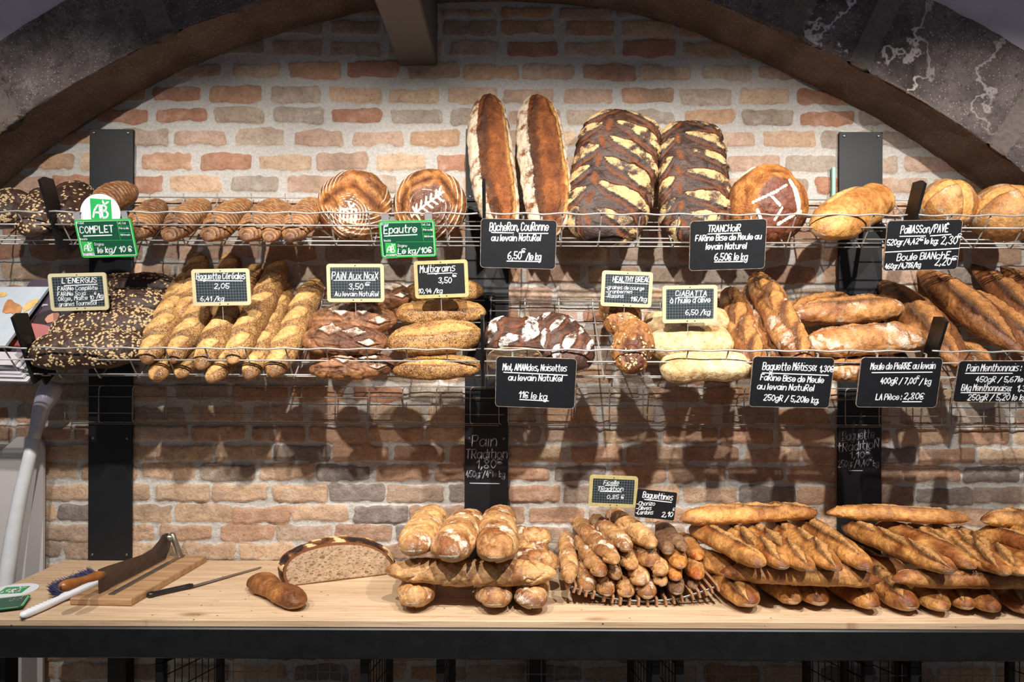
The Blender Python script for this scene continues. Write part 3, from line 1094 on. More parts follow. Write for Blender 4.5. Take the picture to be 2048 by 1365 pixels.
def loaf(name, label, cat, group, A, B, w, h, up, seed, kind, nu=None, nv=None, bend=(0, 0), slashes=None, feat=None, waist=0.0, twist=0.0, oats=0, cut=None, **over):
    k = dict(KIND[kind])
    k.update(over)
    rng = np.random.RandomState(seed)
    A, B, up = np.array(A, float), np.array(B, float), np.array(up, float)
    L = np.linalg.norm(B - A)
    x = (B - A) / L
    z = up - x * np.dot(up, x)
    z /= np.linalg.norm(z)
    y = np.cross(z, x)
    o = (A + B) / 2
    if nu is None:
        nu = int(np.clip(L / 0.0031, 50, 160))
    if nv is None:
        nv = int(np.clip(PI * (w + h) / 2 / 0.0029, 44, 120))
    # ring parameters, denser at the ends
    q = np.linspace(-1, 1, nu)
    t = 0.62 * q + 0.38 * np.sin(q * PI / 2)
    t = np.clip(t, -0.9995, 0.9995)
    T, V = np.meshgrid(t, np.linspace(0, 2 * PI, nv, endpoint=False), indexing='ij')
    T, V = T.ravel(), V.ravel()
    prof = np.maximum(1e-4, 1 - np.abs(T) ** k['pn']) ** k['pe']
    if cut is not None:
        prof = np.where(T > 0.6, np.maximum(prof, cut * sstep(1.0, 0.985, T)), prof)
    if waist:
        prof = prof * (1 - waist * np.exp(-(T / 0.34) ** 2))
    c, s = np.cos(V), np.sin(V)
    e = k['e']
    cy = np.sign(c) * np.abs(c) ** e
    sz = np.sign(s) * np.abs(s) ** e
    sz = np.where(sz < 0, sz * k['flat'], sz)
    if twist:
        pass
    px = T * L / 2
    py = w / 2 * cy * prof
    pz = h / 2 * sz * prof * (0.5 + 0.5 * prof ** 0.3)
    # lumps
    p0 = np.stack([px, py, pz], 1)
    off = rng.uniform(-50, 50, 3)
    lum = fbm((p0 + off) * (1.35 / max(w, 0.05)), seed % 97, 2)
    lum2 = fbm((p0 + off) * 42, seed % 89 + 3, 3)
    N = np.stack([np.zeros_like(px), c / w, s / h], 1)
    N /= np.linalg.norm(N, axis=1)[:, None]
    disp = k['lump'] * lum * w * 0.5 * np.minimum(1, prof * 1.5)
    mid_ = fbm((p0 + off) * 21, seed % 83 + 2, 2)
    disp = disp + (0.0017 * lum2 + 0.0026 * mid_ * min(1.0, (w / 0.11) ** 1.6)) * np.minimum(1, prof * 1.5)
    # colour
    ca, cb, ci, ce, bot = [L3(k[n]) for n in ('ca', 'cb', 'ci', 'ce', 'bot')]
    big = fbm((p0 + off) * 13, seed % 71 + 5, 3)
    kk = 0.34 + 0.95 * big + k['top'] * s + k['endk'] * np.abs(T) ** 6 + rng.uniform(-0.18, 0.18)
    kk = np.clip(kk, 0, 1)[:, None]
    col = ca * (1 - kk) + cb * kk
    tipk = (sstep(0.90, 0.99, np.abs(T)) * 0.55 * (k['endk'] > 0.2) * np.clip(0.7 + big, 0, 1))[:, None]
    col = col * (1 - tipk) + cb * 0.5 * tipk
    bm = (sstep(-0.25, -0.8, s) * 0.8)[:, None]
    col = col * (1 - bm) + bot * bm
    R = (w + h) / 4
    flo = np.clip(k['flour'] * (0.75 + 0.6 * fbm((p0 + off) * 18, seed % 61 + 9, 2) + 0.35 * np.abs(np.sin(V * 1.0 + 2.2)) * 0), 0, 1)
    flo = np.where(s < -0.6, np.maximum(flo, 0.25 * (k['flour'] > 0)), flo)
    if k['flour'] > 0:
        flo = np.maximum(flo, 0.62 * sstep(0.86, 0.97, np.abs(T)) * sstep(0.25, -0.2, s))
    if k['crag']:
        rid = 1 - np.abs(fbm((p0 + off) * 24, seed % 43 + 1, 3)) * 2.2
        cr_ = np.clip(rid, 0, 1) ** 3 * np.minimum(1, prof * 1.5)
        disp = disp - 0.0042 * k['crag'] * cr_ + 0.0020 * k['crag'] * lum2
        ck = (cr_ * 0.75 * min(1, k['crag']))[:, None]
        col = col * (1 - ck) + cb * 0.45 * ck
        flo = flo * (1 - cr_ * 0.8)
    sd = np.full_like(px, k['seed'])
    rg = np.zeros_like(px)
    ang = np.mod(V - PI / 2 + PI, 2 * PI) - PI
    sl = std_slashes(kind, L, w, rng) if slashes is None else slashes
    wob = 0.10 * lum2
    for (tc, a0, hl, hw, ro, st) in sl:
        dx_, dq = px - tc * L / 2, (ang - a0) * R * 1.05
        dq = np.where(np.abs(ang - a0) > 2.2, 9.0, dq)
        ra = dx_ * math.cos(ro) + dq * math.sin(ro)
        rb = -dx_ * math.sin(ro) + dq * math.cos(ro)
        if st == 'd':
            dd = 1 - (np.abs(ra) / hl + np.abs(rb) / hw) + wob * 0.6
            m = sstep(-0.02, 0.12, dd)
            ed = np.exp(-((dd + 0.08) / 0.10) ** 2)
            flo = np.maximum(flo * (1 - m), 0.58 * m * (0.95 + 0.5 * lum2))
            disp = disp + 0.005 * m * w / 0.15 + 0.002 * ed - 0.004 * np.exp(-((dd + 0.30) / 0.12) ** 2)
            col = col * (1 - 0.7 * ed[:, None]) + ce * 0.7 * ed[:, None]
            continue
        sh = np.maximum(0.0, 1 - (ra / hl) ** 2)
        W_ = hw * sh ** 0.7 * (1 + 1.9 * wob + 0.16 * mid_) + 1e-5
        b_ = rb / W_
        ins = (np.abs(ra) < hl * 0.995)
        m = np.where(ins, sstep(1.06, 0.86, np.abs(b_)), 0)
        if st == 's':          # opened grigne with a raised dark ear on one lip
            m3 = m[:, None]
            cin = ci[None, :] * (1 + 0.18 * lum2[:, None]) * (1 - 0.25 * np.clip(big, 0, 1)[:, None])
            col = col * (1 - m3) + cin * m3
            flo = flo * (1 - m * 0.95)
            rg = np.maximum(rg, m)
            ear = np.where(ins, np.exp(-((b_ - 1.02) / 0.26) ** 2), 0) * sh ** 0.3 * np.clip(0.85 + 0.6 * big, 0.35, 1)
            ear2 = np.where(ins, np.exp(-((b_ + 1.0) / 0.14) ** 2), 0) * sh ** 0.3
            tr = np.where(ins, np.exp(-((b_ - 0.62) / 0.24) ** 2), 0) * sh ** 0.3
            halo = np.where(ins, np.exp(-((np.abs(b_) - 1.35) / 0.5) ** 2), 0)[:, None] * 0.55
            col = col * (1 - halo) + cb * halo
            sc_ = min(1.0, hw / 0.010)
            disp = disp + sc_ * (0.0078 * ear - 0.0072 * tr + 0.0020 * ear2 + 0.0030 * m * (1 - b_ ** 2).clip(0) + 0.0032 * m * lum2)
            ek = np.clip(ear * 0.98 + tr * 0.70 + ear2 * 0.45, 0, 0.97)[:, None]
            col = col * (1 - ek) + ce * ek
        elif st == 'b':        # bald bulge where the seeds stop
            dkb = np.where(np.abs(ra) < hl, np.exp(-((b_ - 1.45) / 0.42) ** 2), 0)[:, None] * (0.55 if kind == 'cereal' else 0.2)
            col = col * (1 - dkb) + L3((92, 74, 60)) * dkb
            m3 = m[:, None] * 0.92
            col = col * (1 - m3) + ci * (1 + 0.15 * lum2[:, None]) * m3
            sd = sd * (1 - m * 0.92)
            rg = np.maximum(rg, 0.35 * m)
            ear = np.where(ins, np.exp(-((np.abs(b_) - 1.0) / 0.2) ** 2), 0) * sh ** 0.3
            disp = disp + 0.0034 * m * (1 - b_ ** 2).clip(0) - 0.0020 * ear
            ek = ear[:, None] * 0.45
            col = col * (1 - ek) + ce * ek
        elif st == 'g':        # plain crease
            g_ = np.where(ins, np.exp(-(b_ / 0.8) ** 2), 0) * sh ** 0.3
            disp = disp - 0.0035 * g_ + 0.0012 * np.where(ins, np.exp(-((b_ - 1.9) / 0.8) ** 2), 0)
            ek = g_[:, None] * 0.55
            col = col * (1 - ek) + ce * ek
        elif st == 'o':        # torn orange brown gap
            g_ = np.where(ins, np.exp(-(b_ / 0.9) ** 2), 0) * sh ** 0.3
            disp = disp - 0.004 * g_
            col = col * (1 - 0.85 * g_[:, None]) + L3((142, 78, 34)) * 0.85 * g_[:, None]
            flo = flo * (1 - g_)
            rg = np.maximum(rg, 0.7 * g_)
        elif st == 'f':        # floured leaf standing between dark burnt lips
            edge = np.where(ins, np.exp(-((np.abs(b_) - 1.12) / 0.20) ** 2), 0) * sh ** 0.25
            gr = np.where(np.abs(ra) < hl, np.exp(-((np.abs(b_) - 1.55) / 0.25) ** 2), 0) * sh ** 0.25
            flo = np.maximum(flo * (1 - m), 0.60 * m * (0.9 + 0.7 * lum2))
            disp = disp + 0.0050 * m + 0.0035 * edge - 0.0045 * gr
            ek = np.clip(edge * 0.9, 0, 1)[:, None]
            col = col * (1 - ek) + ce * ek
            gk = gr[:, None] * 0.6
            col = col * (1 - gk) + L3((136, 74, 32)) * gk
            rg = np.maximum(rg, 0.5 * gr)
    if feat is not None:
        D_ = dict(t=T, ang=ang, p=p0, col=col, flo=flo, disp=disp, sd=sd, rg=rg, L=L, w=w, h=h, s=s, lum=lum2, big=big, ci=ci, ce=ce, R=R, ca=ca, cb=cb, seed=seed)
        feat(D_)
        col, flo, disp, sd, rg = D_['col'], D_['flo'], D_['disp'], D_['sd'], D_['rg']
    endf = sstep(1.0, 0.96, np.abs(T))
    loc = p0 + N * (disp * (0.25 + 0.75 * endf))[:, None]
    # bend of the spine
    loc[:, 1] += bend[0] * (1 - T ** 2) + 0.0015 * np.sin(T * 5 + seed)
    loc[:, 2] += bend[1] * (1 - T ** 2)
    M3 = np.stack([x, y, z])
    wv = o + loc @ M3
    f = grid_faces(nu, nv, True).tolist()
    f += [tuple(range(nv - 1, -1, -1)), tuple((nu - 1) * nv + i for i in range(nv))]
    fc = np.tile(L3(k['fcol']), (len(px), 1))
    aux = np.stack([flo, sd, rg], 1)
    origin = o - z * h / 2 * k['flat']
    ob = link_mesh(name, wv, f, M['bread'], origin=origin, attrs={'Col': np.clip(col, 0, 1), 'Aux': np.clip(aux, 0, 1), 'Flo': fc})
    tag(ob, label, cat, group)
    if oats:
        # rolled oats scattered on the crust
        idx = rng.permutation(len(px))
        keep = []
        W3 = wv.reshape(nu, nv, 3)
        du = np.roll(W3, -1, 0) - np.roll(W3, 1, 0)
        dv = np.roll(W3, -1, 1) - np.roll(W3, 1, 1)
        nn = np.cross(dv.reshape(-1, 3), du.reshape(-1, 3))
        cen_ = o[None, :]
        nn /= np.linalg.norm(nn, axis=1)[:, None] + 1e-9
        sgn = np.sign(np.sum(nn * (N @ M3), 1))
        nn *= sgn[:, None]
        dens = fbm((p0 + off) * 16, seed % 53, 2)
        mb = MB()
        cnt = 0
        for i in idx:
            if cnt >= oats * 1.2:
                break
            if s[i] < -0.1 or abs(T[i]) > 0.975 or dens[i] + rng.uniform(-0.5, 0.8) < -0.05:
                continue
            n_ = nn[i] + rng.normal(0, 0.16, 3)
            n_ /= np.linalg.norm(n_)
            a_ = rng.normal(0, 1, 3)
            a_ -= n_ * np.dot(a_, n_)
            a_ /= np.linalg.norm(a_)
            b2 = np.cross(n_, a_)
            la, lb_ = rng.uniform(0.0056, 0.0082), rng.uniform(0.0038, 0.0052)
            ct = wv[i] + n_ * 0.0006
            ring = [ct + a_ * la * math.cos(g) + b2 * lb_ * math.sin(g) - n_ * 0.0005 for g in np.linspace(0, 2 * PI, 8)[:-1]]
            mid = [ct + a_ * la * 0.55 * math.cos(g) + b2 * lb_ * 0.55 * math.sin(g) + n_ * 0.0008 for g in np.linspace(0, 2 * PI, 8)[:-1]]
            mb.loft([ring, mid])
            cnt += 1
        fl = mb.build('oat_flakes', M['oat'], parent=ob, smooth=True)
        tag(fl, 'pale rolled oat flakes', kind='stuff')
    return ob


UZ = (0, 0, 1)
SEED = [100]


def nxt():
    SEED[0] += 13
    return SEED[0]


def rb(R, kind, a, b, wpx, hk, r, label, name, cat='bread', group=None, **k):
    """loaf lying in a basket: ends in pixels, r height of its axis above the wires"""
    ra, rb_ = (r, r) if not isinstance(r, tuple) else r
    A, B = PB(a[0], a[1], R, ra), PB(b[0], b[1], R, rb_)
    d = D + (A[1] + B[1]) / 2
    w = wpx * d / F
    return loaf(name, label, cat, group, A, B, w, w * hk, k.pop('up', R.n), nxt(), kind, **k)


def tb(kind, a, b, wpx, hk, h, label, name, cat='bread', group=None, **k):
    ha, hb = (h, h) if not isinstance(h, tuple) else h
    A, B = PT(a[0], a[1], ha), PT(b[0], b[1], hb)
    d = D + (A[1] + B[1]) / 2
    w = wpx * d / F
    return loaf(name, label, cat, group, A, B, w, w * hk, UZ, nxt(), kind, **k)


# ---- decoration of single kinds
def f_complet(q):
    u = q['t'] * q['L'] / 2 + 0.10 * q['w'] * np.cos(q['ang'] * 1.6) * -1 + 0.004 * q['lum']
    ph = u / 0.0150
    g = 0.5 + 0.5 * np.cos(2 * PI * ph)
    on = sstep(1.5, 1.1, np.abs(q['ang'])) * sstep(0.97, 0.82, np.abs(q['t']))
    q['disp'] = q['disp'] + on * 0.0048 * (g - 0.5) * (1 + 0.5 * q['lum'])
    ln = (on * g ** 5 * 0.55 * np.clip(0.7 + 0.8 * q['lum'], 0, 1))[:, None]
    q['col'] = q['col'] * (1 - ln) + L3((206, 168, 118)) * ln
    dk = (on * (1 - g) ** 2 * 0.60)[:, None]
    q['col'] = q['col'] * (1 - dk) + L3((84, 48, 26)) * dk


def face_xy(q, flip=1):
    return q['p'][:, 0] / (q['L'] / 2), q['p'][:, 1] / (q['w'] / 2)


def ring_flour(q, cx, cy, r0, r1, n, amt):
    X, Y = face_xy(q)
    r = np.hypot(X - cx, Y - cy) + 0.012 * q['lum']
    g = 0.5 + 0.5 * np.cos(2 * PI * (r - r0) / (r1 - r0) * n)
    on = (r > r0) * (r < r1) * (q['s'] > -0.35)
    q['flo'] = np.maximum(q['flo'], on * g ** 3 * amt)
    q['disp'] = q['disp'] + on * 0.0012 * (g - 0.5)


def seg_d(X, Y, a, b):
    a, b = np.array(a), np.array(b)
    d = b - a
    t = np.clip(((X - a[0]) * d[0] + (Y - a[1]) * d[1]) / (d @ d), 0, 1)
    return np.hypot(X - a[0] - t * d[0], Y - a[1] - t * d[1])


def strokes(q, segs, wd, amt=0.95):
    X, Y = face_xy(q)
    for a, b in segs:
        dd = seg_d(X, Y, a, b) + 0.010 * q['lum']
        m = sstep(wd, wd * 0.6, dd) * (q['s'] > 0)
        q['flo'] = np.maximum(q['flo'], amt * m)


def crack(q, segs, wd, depth=0.009, col=(46, 24, 14), inner=(150, 88, 38)):
    X, Y = face_xy(q)
    for a, b in segs:
        dd = seg_d(X, Y, a, b) + 0.035 * q['lum']
        m = np.exp(-(dd / wd) ** 2) * (q['s'] > 0)
        k = np.exp(-(dd / (wd * 0.4)) ** 2) * (q['s'] > 0)
        q['disp'] = q['disp'] - depth * m
        q['flo'] = q['flo'] * (1 - m)
        q['col'] = q['col'] * (1 - m[:, None]) + L3(inner) * m[:, None]
        q['col'] = q['col'] * (1 - 0.7 * k[:, None]) + L3(col) * 0.7 * k[:, None]
        hl_ = (np.exp(-((dd - 1.5 * wd) / (wd * 0.6)) ** 2) * (q['s'] > 0) * 0.5)[:, None]
        q['col'] = q['col'] * (1 - hl_) + L3((206, 140, 72)) * hl_
        q['rg'] = np.maximum(q['rg'], m * 0.8)


# the boules are built with x to the right and -y towards the lower edge seen from the shop
def f_epautre1(q):
    ring_flour(q, 0.25, 0.35, 0.62, 1.25, 6, 0.80)
    X, Y = face_xy(q)
    m = sstep(0.56, 0.52, np.hypot((X + 0.02), Y + 0.35))
    q['flo'] = q['flo'] * 1
    ring_flour(q, -0.02, -0.38, 0.26, 0.56, 4, 0.80)
    crack(q, [((-0.66, 0.02), (-0.40, -0.10)), ((-0.70, 0.0), (0.05, 0.48)), ((0.05, 0.48), (0.72, -0.1))], 0.13, 0.007)
    strokes(q, [((x, -0.32 + 0.07 * (i % 2)), (x - 0.015, -0.55)) for i, x in enumerate((-0.2, -0.1, 0.0, 0.1, 0.2))] + [((0.0, -0.10), (0.06, -0.2)), ((0.14, -0.12), (0.05, -0.2)), ((-0.2, -0.26), (0.2, -0.24)), ((-0.22, -0.5), (0.22, -0.48))], 0.038)


def f_epautre2(q):
    ring_flour(q, -0.45, 0.1, 1.12, 1.45, 3, 0.85)
    ring_flour(q, 0.45, 0.1, 1.12, 1.45, 3, 0.85)
    X, Y = face_xy(q)
    m = (sstep(0.60, 0.55, np.abs(X * 0.8 + Y * 0.6 + 0.06)) * sstep(0.62, 0.57, np.abs(-X * 0.6 + Y * 0.8 + 0.06)) * (q['s'] > 0))[:, None] * 0.75
    q['col'] = q['col'] * (1 - m) + L3((104, 64, 48)) * m
    q['disp'] = q['disp'] + 0.004 * m[:, 0]
    ring_flour(q, 0.0, -0.2, 0.36, 0.60, 2, 0.55)
    seg = []
    for k in range(5):
        c = np.array([-0.30 + 0.13 * k, -0.30 + 0.095 * k])
        seg += [(tuple(c), tuple(c + (0.02, 0.17))), (tuple(c + (0.06, -0.02)), tuple(c + (0.18, -0.10)))]
    seg += [((-0.42, -0.42), (0.42, 0.22)), ((-0.38, -0.2), (-0.20, -0.52)), ((0.3, 0.2), (0.36, 0.36))]
    strokes(q, seg, 0.036, 0.9)
    crack(q, [((-0.62, 0.35), (0.3, 0.72)), ((0.3, 0.72), (0.75, 0.0)), ((-0.62, 0.35), (-0.72, -0.3))], 0.10, 0.008, inner=(140, 82, 36))


def f_geo(q):
    X, Y = face_xy(q)
    m = ((np.abs(X - 0.08) < 0.56) * (np.abs(Y + 0.25) < 0.62) * (q['s'] > 0))
    mm = (sstep(0.60, 0.54, np.abs(X - 0.08 - 0.15 * Y)) * sstep(0.70, 0.62, np.abs(Y + 0.22)) * (q['s'] > 0))[:, None] * 0.8
    q['col'] = q['col'] * (1 - mm) + L3((106, 58, 42)) * mm
    crack(q, [((-0.62, 0.30), (-0.1, 0.78)), ((-0.1, 0.78), (0.62, 0.66)), ((0.68, 0.7), (0.80, -0.1)), ((-0.64, 0.3), (-0.72, -0.5))], 0.12, 0.008, col=(84, 44, 20), inner=(186, 112, 44))
    w_ = ((X + 0.55) * -0.6 + (Y - 0.62) * 0.9)
    q['flo'] = np.maximum(q['flo'], 0.8 * (X < -0.15) * (Y > 0.34) * sstep(0.0, 0.10, w_ - 0.06) * (q['s'] > -0.3))
    # leaf
    dl = 1 - ((X - 0.44 - 0.25 * (0.1 - Y)) / 0.13) ** 2 - ((Y - 0.06) / 0.42) ** 2
    q['flo'] = np.maximum(q['flo'], 0.95 * sstep(0, 0.12, dl) * (X > 0.40 + 0.30 * (0.06 - Y)) * (q['s'] > 0))
    strokes(q, [((-0.55, -0.10), (-0.05, 0.10)), ((-0.05, 0.10), (0.22, 0.26)), ((0.64, -0.3), (0.05, -0.66)), ((-0.14, -0.02), (0.04, -0.22)), ((0.10, -0.30), (-0.04, -0.55)), ((-0.46, -0.30), (-0.30, -0.7))], 0.042)


def f_cross(q):
    X, Y = face_xy(q)
    d1 = np.abs(X - 0.12 + 0.10 * Y + 0.03 * q['lum'])
    d2 = np.abs(Y + 0.18 + 0.06 * X + 0.03 * q['lum'])
    top = q['s'] > -0.2
    m = np.maximum(sstep(0.22, 0.17, d1), sstep(0.20, 0.14, d2)) * top
    ed = np.maximum(np.exp(-((d1 - 0.22) / 0.03) ** 2), np.exp(-((d2 - 0.20) / 0.03) ** 2) * (d1 > 0.2)) * top
    q['flo'] = q['flo'] * (1 - m)
    q['col'] = q['col'] * (1 - m[:, None]) + L3((222, 164, 96)) * m[:, None]
    q['disp'] = q['disp'] - 0.004 * m
    k = (ed * 0.6)[:, None]
    q['col'] = q['col'] * (1 - k) + L3((128, 74, 34)) * k


def f_bucheron(q):
    # floury flanks and a blistered brown split
    a = q['ang'] + 0.22
    fl = sstep(0.66, 0.80, np.abs(a) + 0.05 * q['lum'])
    q['flo'] = np.maximum(q['flo'], 0.72 * fl * (0.9 + 0.5 * q['lum']))
    k = (np.exp(-((a + 0.06 * q['lum']) / 0.28) ** 2) * (0.5 + 0.9 * q['big']).clip(0, 1) * 0.75)[:, None]
    q['col'] = q['col'] * (1 - k) + L3((84, 40, 20)) * k
    k = (np.exp(-((a + 0.62) / 0.09) ** 2) * 0.7 * (np.abs(q['t']) < 0.8))[:, None]
    q['col'] = q['col'] * (1 - k) + L3((216, 164, 88)) * k


def f_chorizo(q):
    e = sstep(0.70, 0.92, q['t'])
    n = sstep(-0.05, 0.35, q['lum'] + q['big'] * 0.5) * e
    q['col'] = q['col'] * (1 - 0.8 * e[:, None]) + L3((206, 136, 62)) * 0.8 * e[:, None]
    q['col'] = q['col'] * (1 - 0.8 * n[:, None]) + L3((150, 66, 20)) * 0.8 * n[:, None]


def f_healthy(q):
    n = sstep(0.12, 0.3, q['big'])[:, None] * 0.85
    q['col'] = q['col'] * (1 - n) + L3((84, 42, 24)) * n


def f_spiral(q):
    nn = 1.5 if q['L'] < 0.22 else 2.1
    ph = q['seed'] * 0.37
    u = q['t'] * nn + q['ang'] * 0.42 + 0.32 * q['lum'] + ph
    g = 0.5 + 0.5 * np.cos(2 * PI * u)
    mid = sstep(0.96, 0.80, np.abs(q['t']))
    m = g ** 14 * mid
    q['disp'] = q['disp'] - 0.0050 * m + 0.0030 * (1 - g) * mid
    k = (m * 0.35)[:, None]
    q['col'] = q['col'] * (1 - k) + L3((228, 196, 144)) * k
    b2 = np.exp(-((np.mod(u, 1.0) - 0.16) / 0.07) ** 2) * mid
    k = (b2 * 0.45 * np.clip(0.5 + q['big'], 0, 1))[:, None]
    q['col'] = q['col'] * (1 - k) + L3((112, 62, 30)) * k
    q['flo'] = np.clip(q['flo'] + 0.30 * sstep(0.2, 0.9, np.cos(2 * PI * u + 0.9)) * mid * (q['s'] > 0) * np.clip(0.4 + 1.2 * q['big'], 0, 1), 0, 1)


def f_seedless_end(q):
    e = sstep(0.90, 0.97, np.abs(q['t']))
    q['sd'] = q['sd'] * (1 - e)

# ================================================================== upper basket
g = 'oat crusted dark loaves in the upper basket'
rb(RU, 'energus', (-28, 440), (62, 400), 92, 0.8, 0.065, 'dark oat crusted loaf cut off by the left edge of the photo, upper basket', 'oat_loaf', group=g, oats=330)
rb(RU, 'energus', (72, 468), (102, 385), 84, 0.8, 0.06, 'dark oat crusted loaf end behind the upper left steel plate', 'oat_loaf', group=g, oats=200)
rb(RU, 'energus', (128, 455), (152, 375), 84, 0.8, 0.06, 'dark oat crusted loaf right of the upper left steel plate', 'oat_loaf', group=g, oats=120)
g = 'ridged brown oval loaves in the upper basket'
rb(RU, 'complet', (186, 425), (266, 374), 74, 0.8, 0.085, 'ridged brown oval loaf raised behind the round green and white badge', 'oval_loaf', group=g, feat=f_complet)
for i, (a, b_, lb) in enumerate((((272, 478), (318, 404), 'ridged brown oval loaf right of the first green price sign'),
                                 ((334, 482), (412, 402), 'ridged brown oval loaf, second right of the first green price sign'),
                                 ((412, 482), (496, 402), 'ridged brown oval loaf, third right of the first green price sign'),
                                 ((490, 482), (560, 402), 'ridged brown oval loaf, fourth right of the first green price sign'),
                                 ((536, 484), (574, 408), 'ridged brown oval loaf second to the left of the flour ringed boules'),
                                 ((578, 482), (634, 400), 'ridged brown oval loaf leaning next to the flour ringed boules'))):
    rb(RU, 'complet', a, b_, (66, 68, 70, 68, 50, 66)[i], 0.78, 0.048, lb, 'oval_loaf', group=g, feat=f_complet)


def boule(px, py, rpx, Y, label, kind, feat, tilt=0.62, thick=0.62, roll=0.0, group=None, **k):
    c = P(px, py, Y)
    r = rpx * (D + Y) / F
    up = np.array([0, -math.sin(tilt), math.cos(tilt)])
    xd = np.array([math.cos(roll), 0, -math.sin(roll)])
    return loaf('round_loaf', label, 'bread', group, c - xd * r, c + xd * r, 2 * r, 2 * r * thick, up, nxt(), kind, nu=180, nv=190, feat=feat, slashes=[], **k)


boule(709, 413, 75, -0.235, 'round brown loaf with flour rings and a stencilled wheat ear, left of the pair', 'epautre', f_epautre1, 1.50, 0.66, roll=0.06)
boule(860, 413, 74, -0.235, 'round brown loaf with a pale wheat ear on a dark square, right of the pair', 'epautre', f_epautre2, 1.50, 0.66)

A, B = P(974, 190, -0.085), P(1010, 476, -0.285)
loaf('long_loaf', 'tall brown split loaf with floury flanks leaning on the wall, left one', 'bread', 'tall split loaves', A, B, 0.168, 0.115, (0, -1, 0.35), nxt(), 'bucheron', nu=170, nv=110, feat=f_bucheron, slashes=[(0.0, -0.22, 0.31, 0.056, 0.02, 's')], bend=(-0.014, 0))
A, B = P(1070, 191, -0.085), P(1100, 476, -0.285)
loaf('long_loaf', 'tall brown split loaf with a torn pale right lip leaning on the wall', 'bread', 'tall split loaves', A, B, 0.186, 0.12, (0, -1, 0.35), nxt(), 'bucheron', nu=170, nv=110, feat=f_bucheron, slashes=[(0.0, -0.10, 0.31, 0.056, 0.02, 's'), (0.35, -0.85, 0.10, 0.030, 0.15, 'b')], bend=(0.006, 0))
A, B = P(1256, 226, -0.10), P(1192, 492, -0.265)
loaf('slashed_loaf', 'large dark slab loaf with leaf shaped floury cuts, left and bigger one', 'bread', 'dark leaf cut slab loaves', A, B, 0.320, 0.16, (0.10, -1, 0.45), nxt(), 'tranchoir', nu=190, nv=150)
A, B = P(1378, 246, -0.075), P(1392, 494, -0.245)
loaf('slashed_loaf', 'large dark slab loaf with leaf shaped floury cuts, right one beside the round loaf', 'bread', 'dark leaf cut slab loaves', A, B, 0.268, 0.13, (0.0, -1, 0.45), nxt(), 'tranchoir', nu=180, nv=140)
boule(1535, 411, 80, -0.235, 'round dark loaf decorated with white flour lines and a leaf', 'epautre', f_geo, 1.46, 0.70, roll=0.0, ca=(128, 76, 42), cb=(84, 46, 28), fcol=(236, 222, 196))

# half of a round golden loaf, its cut face turned up to the left
rb(RU, 'pavoine', (1633, 464), (1752, 402), 98, 0.95, 0.080, 'golden half loaf with a broken right end beside the right wall plate', 'half_loaf', group=None, cut=0.80, pn=2.6, slashes=[(0.0, -0.55, 0.10, 0.020, 0.0, 'b')])
boule(1893, 411, 55, -0.20, 'pale golden round roll with a cross cut behind the two price slate', 'blanche', f_cross, 0.55, 0.95, group='cross cut round rolls')
boule(2008, 428, 66, -0.24, 'golden round roll with a cross cut at the right edge of the photo', 'blanche', f_cross, 0.50, 0.9, group='cross cut round rolls')

# ================================================================== lower basket
g = 'oat crusted dark loaves in the lower basket'
rb(RM, 'energus', (58, 706), (290, 696), 98, 0.85, 0.070, 'dark oat crusted loaf lying in front of its stack behind the wires', 'oat_loaf', group=g, oats=420)
rb(RM, 'energus', (102, 664), (330, 650), 92, 0.85, 0.075, 'dark oat crusted loaf second from the front, right above the front one', 'oat_loaf', group=g, oats=430)
rb(RM, 'energus', (170, 618), (336, 608), 76, 0.85, 0.085, 'dark oat crusted loaf third from the front, right of the framed price sign', 'oat_loaf', group=g, oats=300)
rb(RM, 'energus', (160, 578), (360, 573), 64, 0.85, 0.085, 'dark oat crusted loaf at the back under the lit wall, behind the others', 'oat_loaf', group=g, oats=220)

g = 'seeded baguettes in the lower basket'
for a, b_, wp, r, lb in (((308, 762), (372, 655), 46, 0.030, 'seeded baguette end poking lowest under the wires, leftmost of the lower layer'),
                         ((358, 756), (425, 650), 40, 0.028, 'seeded baguette in the lower layer, thin end second from the left'),
                         ((418, 766), (520, 640), 46, 0.030, 'seeded baguette in the lower layer, third from the left'),
                         ((497, 760), (574, 566), 50, 0.038, 'seeded baguette in shade between the two tallest front ones'),
                         ((545, 754), (634, 560), 56, 0.042, 'seeded baguette rightmost, beside the walnut loaves'),
                         ((366, 640), (404, 498), 46, 0.10, 'seeded baguette tip in shadow at the back, above the price sign, left one'),
                         ((440, 640), (466, 506), 46, 0.10, 'seeded baguette tip in shadow at the back, above the price sign, right one'),
                         ((292, 728), (388, 544), 58, 0.088, 'seeded baguette leftmost of the top layer, against the oat loaves'),
                         ((345, 727), (440, 556), 52, 0.082, 'seeded baguette second from the left in the top layer'),
                         ((398, 740), (518, 530), 54, 0.074, 'seeded baguette third from the left, with the sign pin in it'),
                         ((462, 728), (568, 524), 56, 0.088, 'seeded baguette longest of the top layer, right of the price sign')):
    rb(RM, 'cereal', b_, a, wp, 0.92, r, lb, 'seeded_baguette', group=g, feat=f_seedless_end)

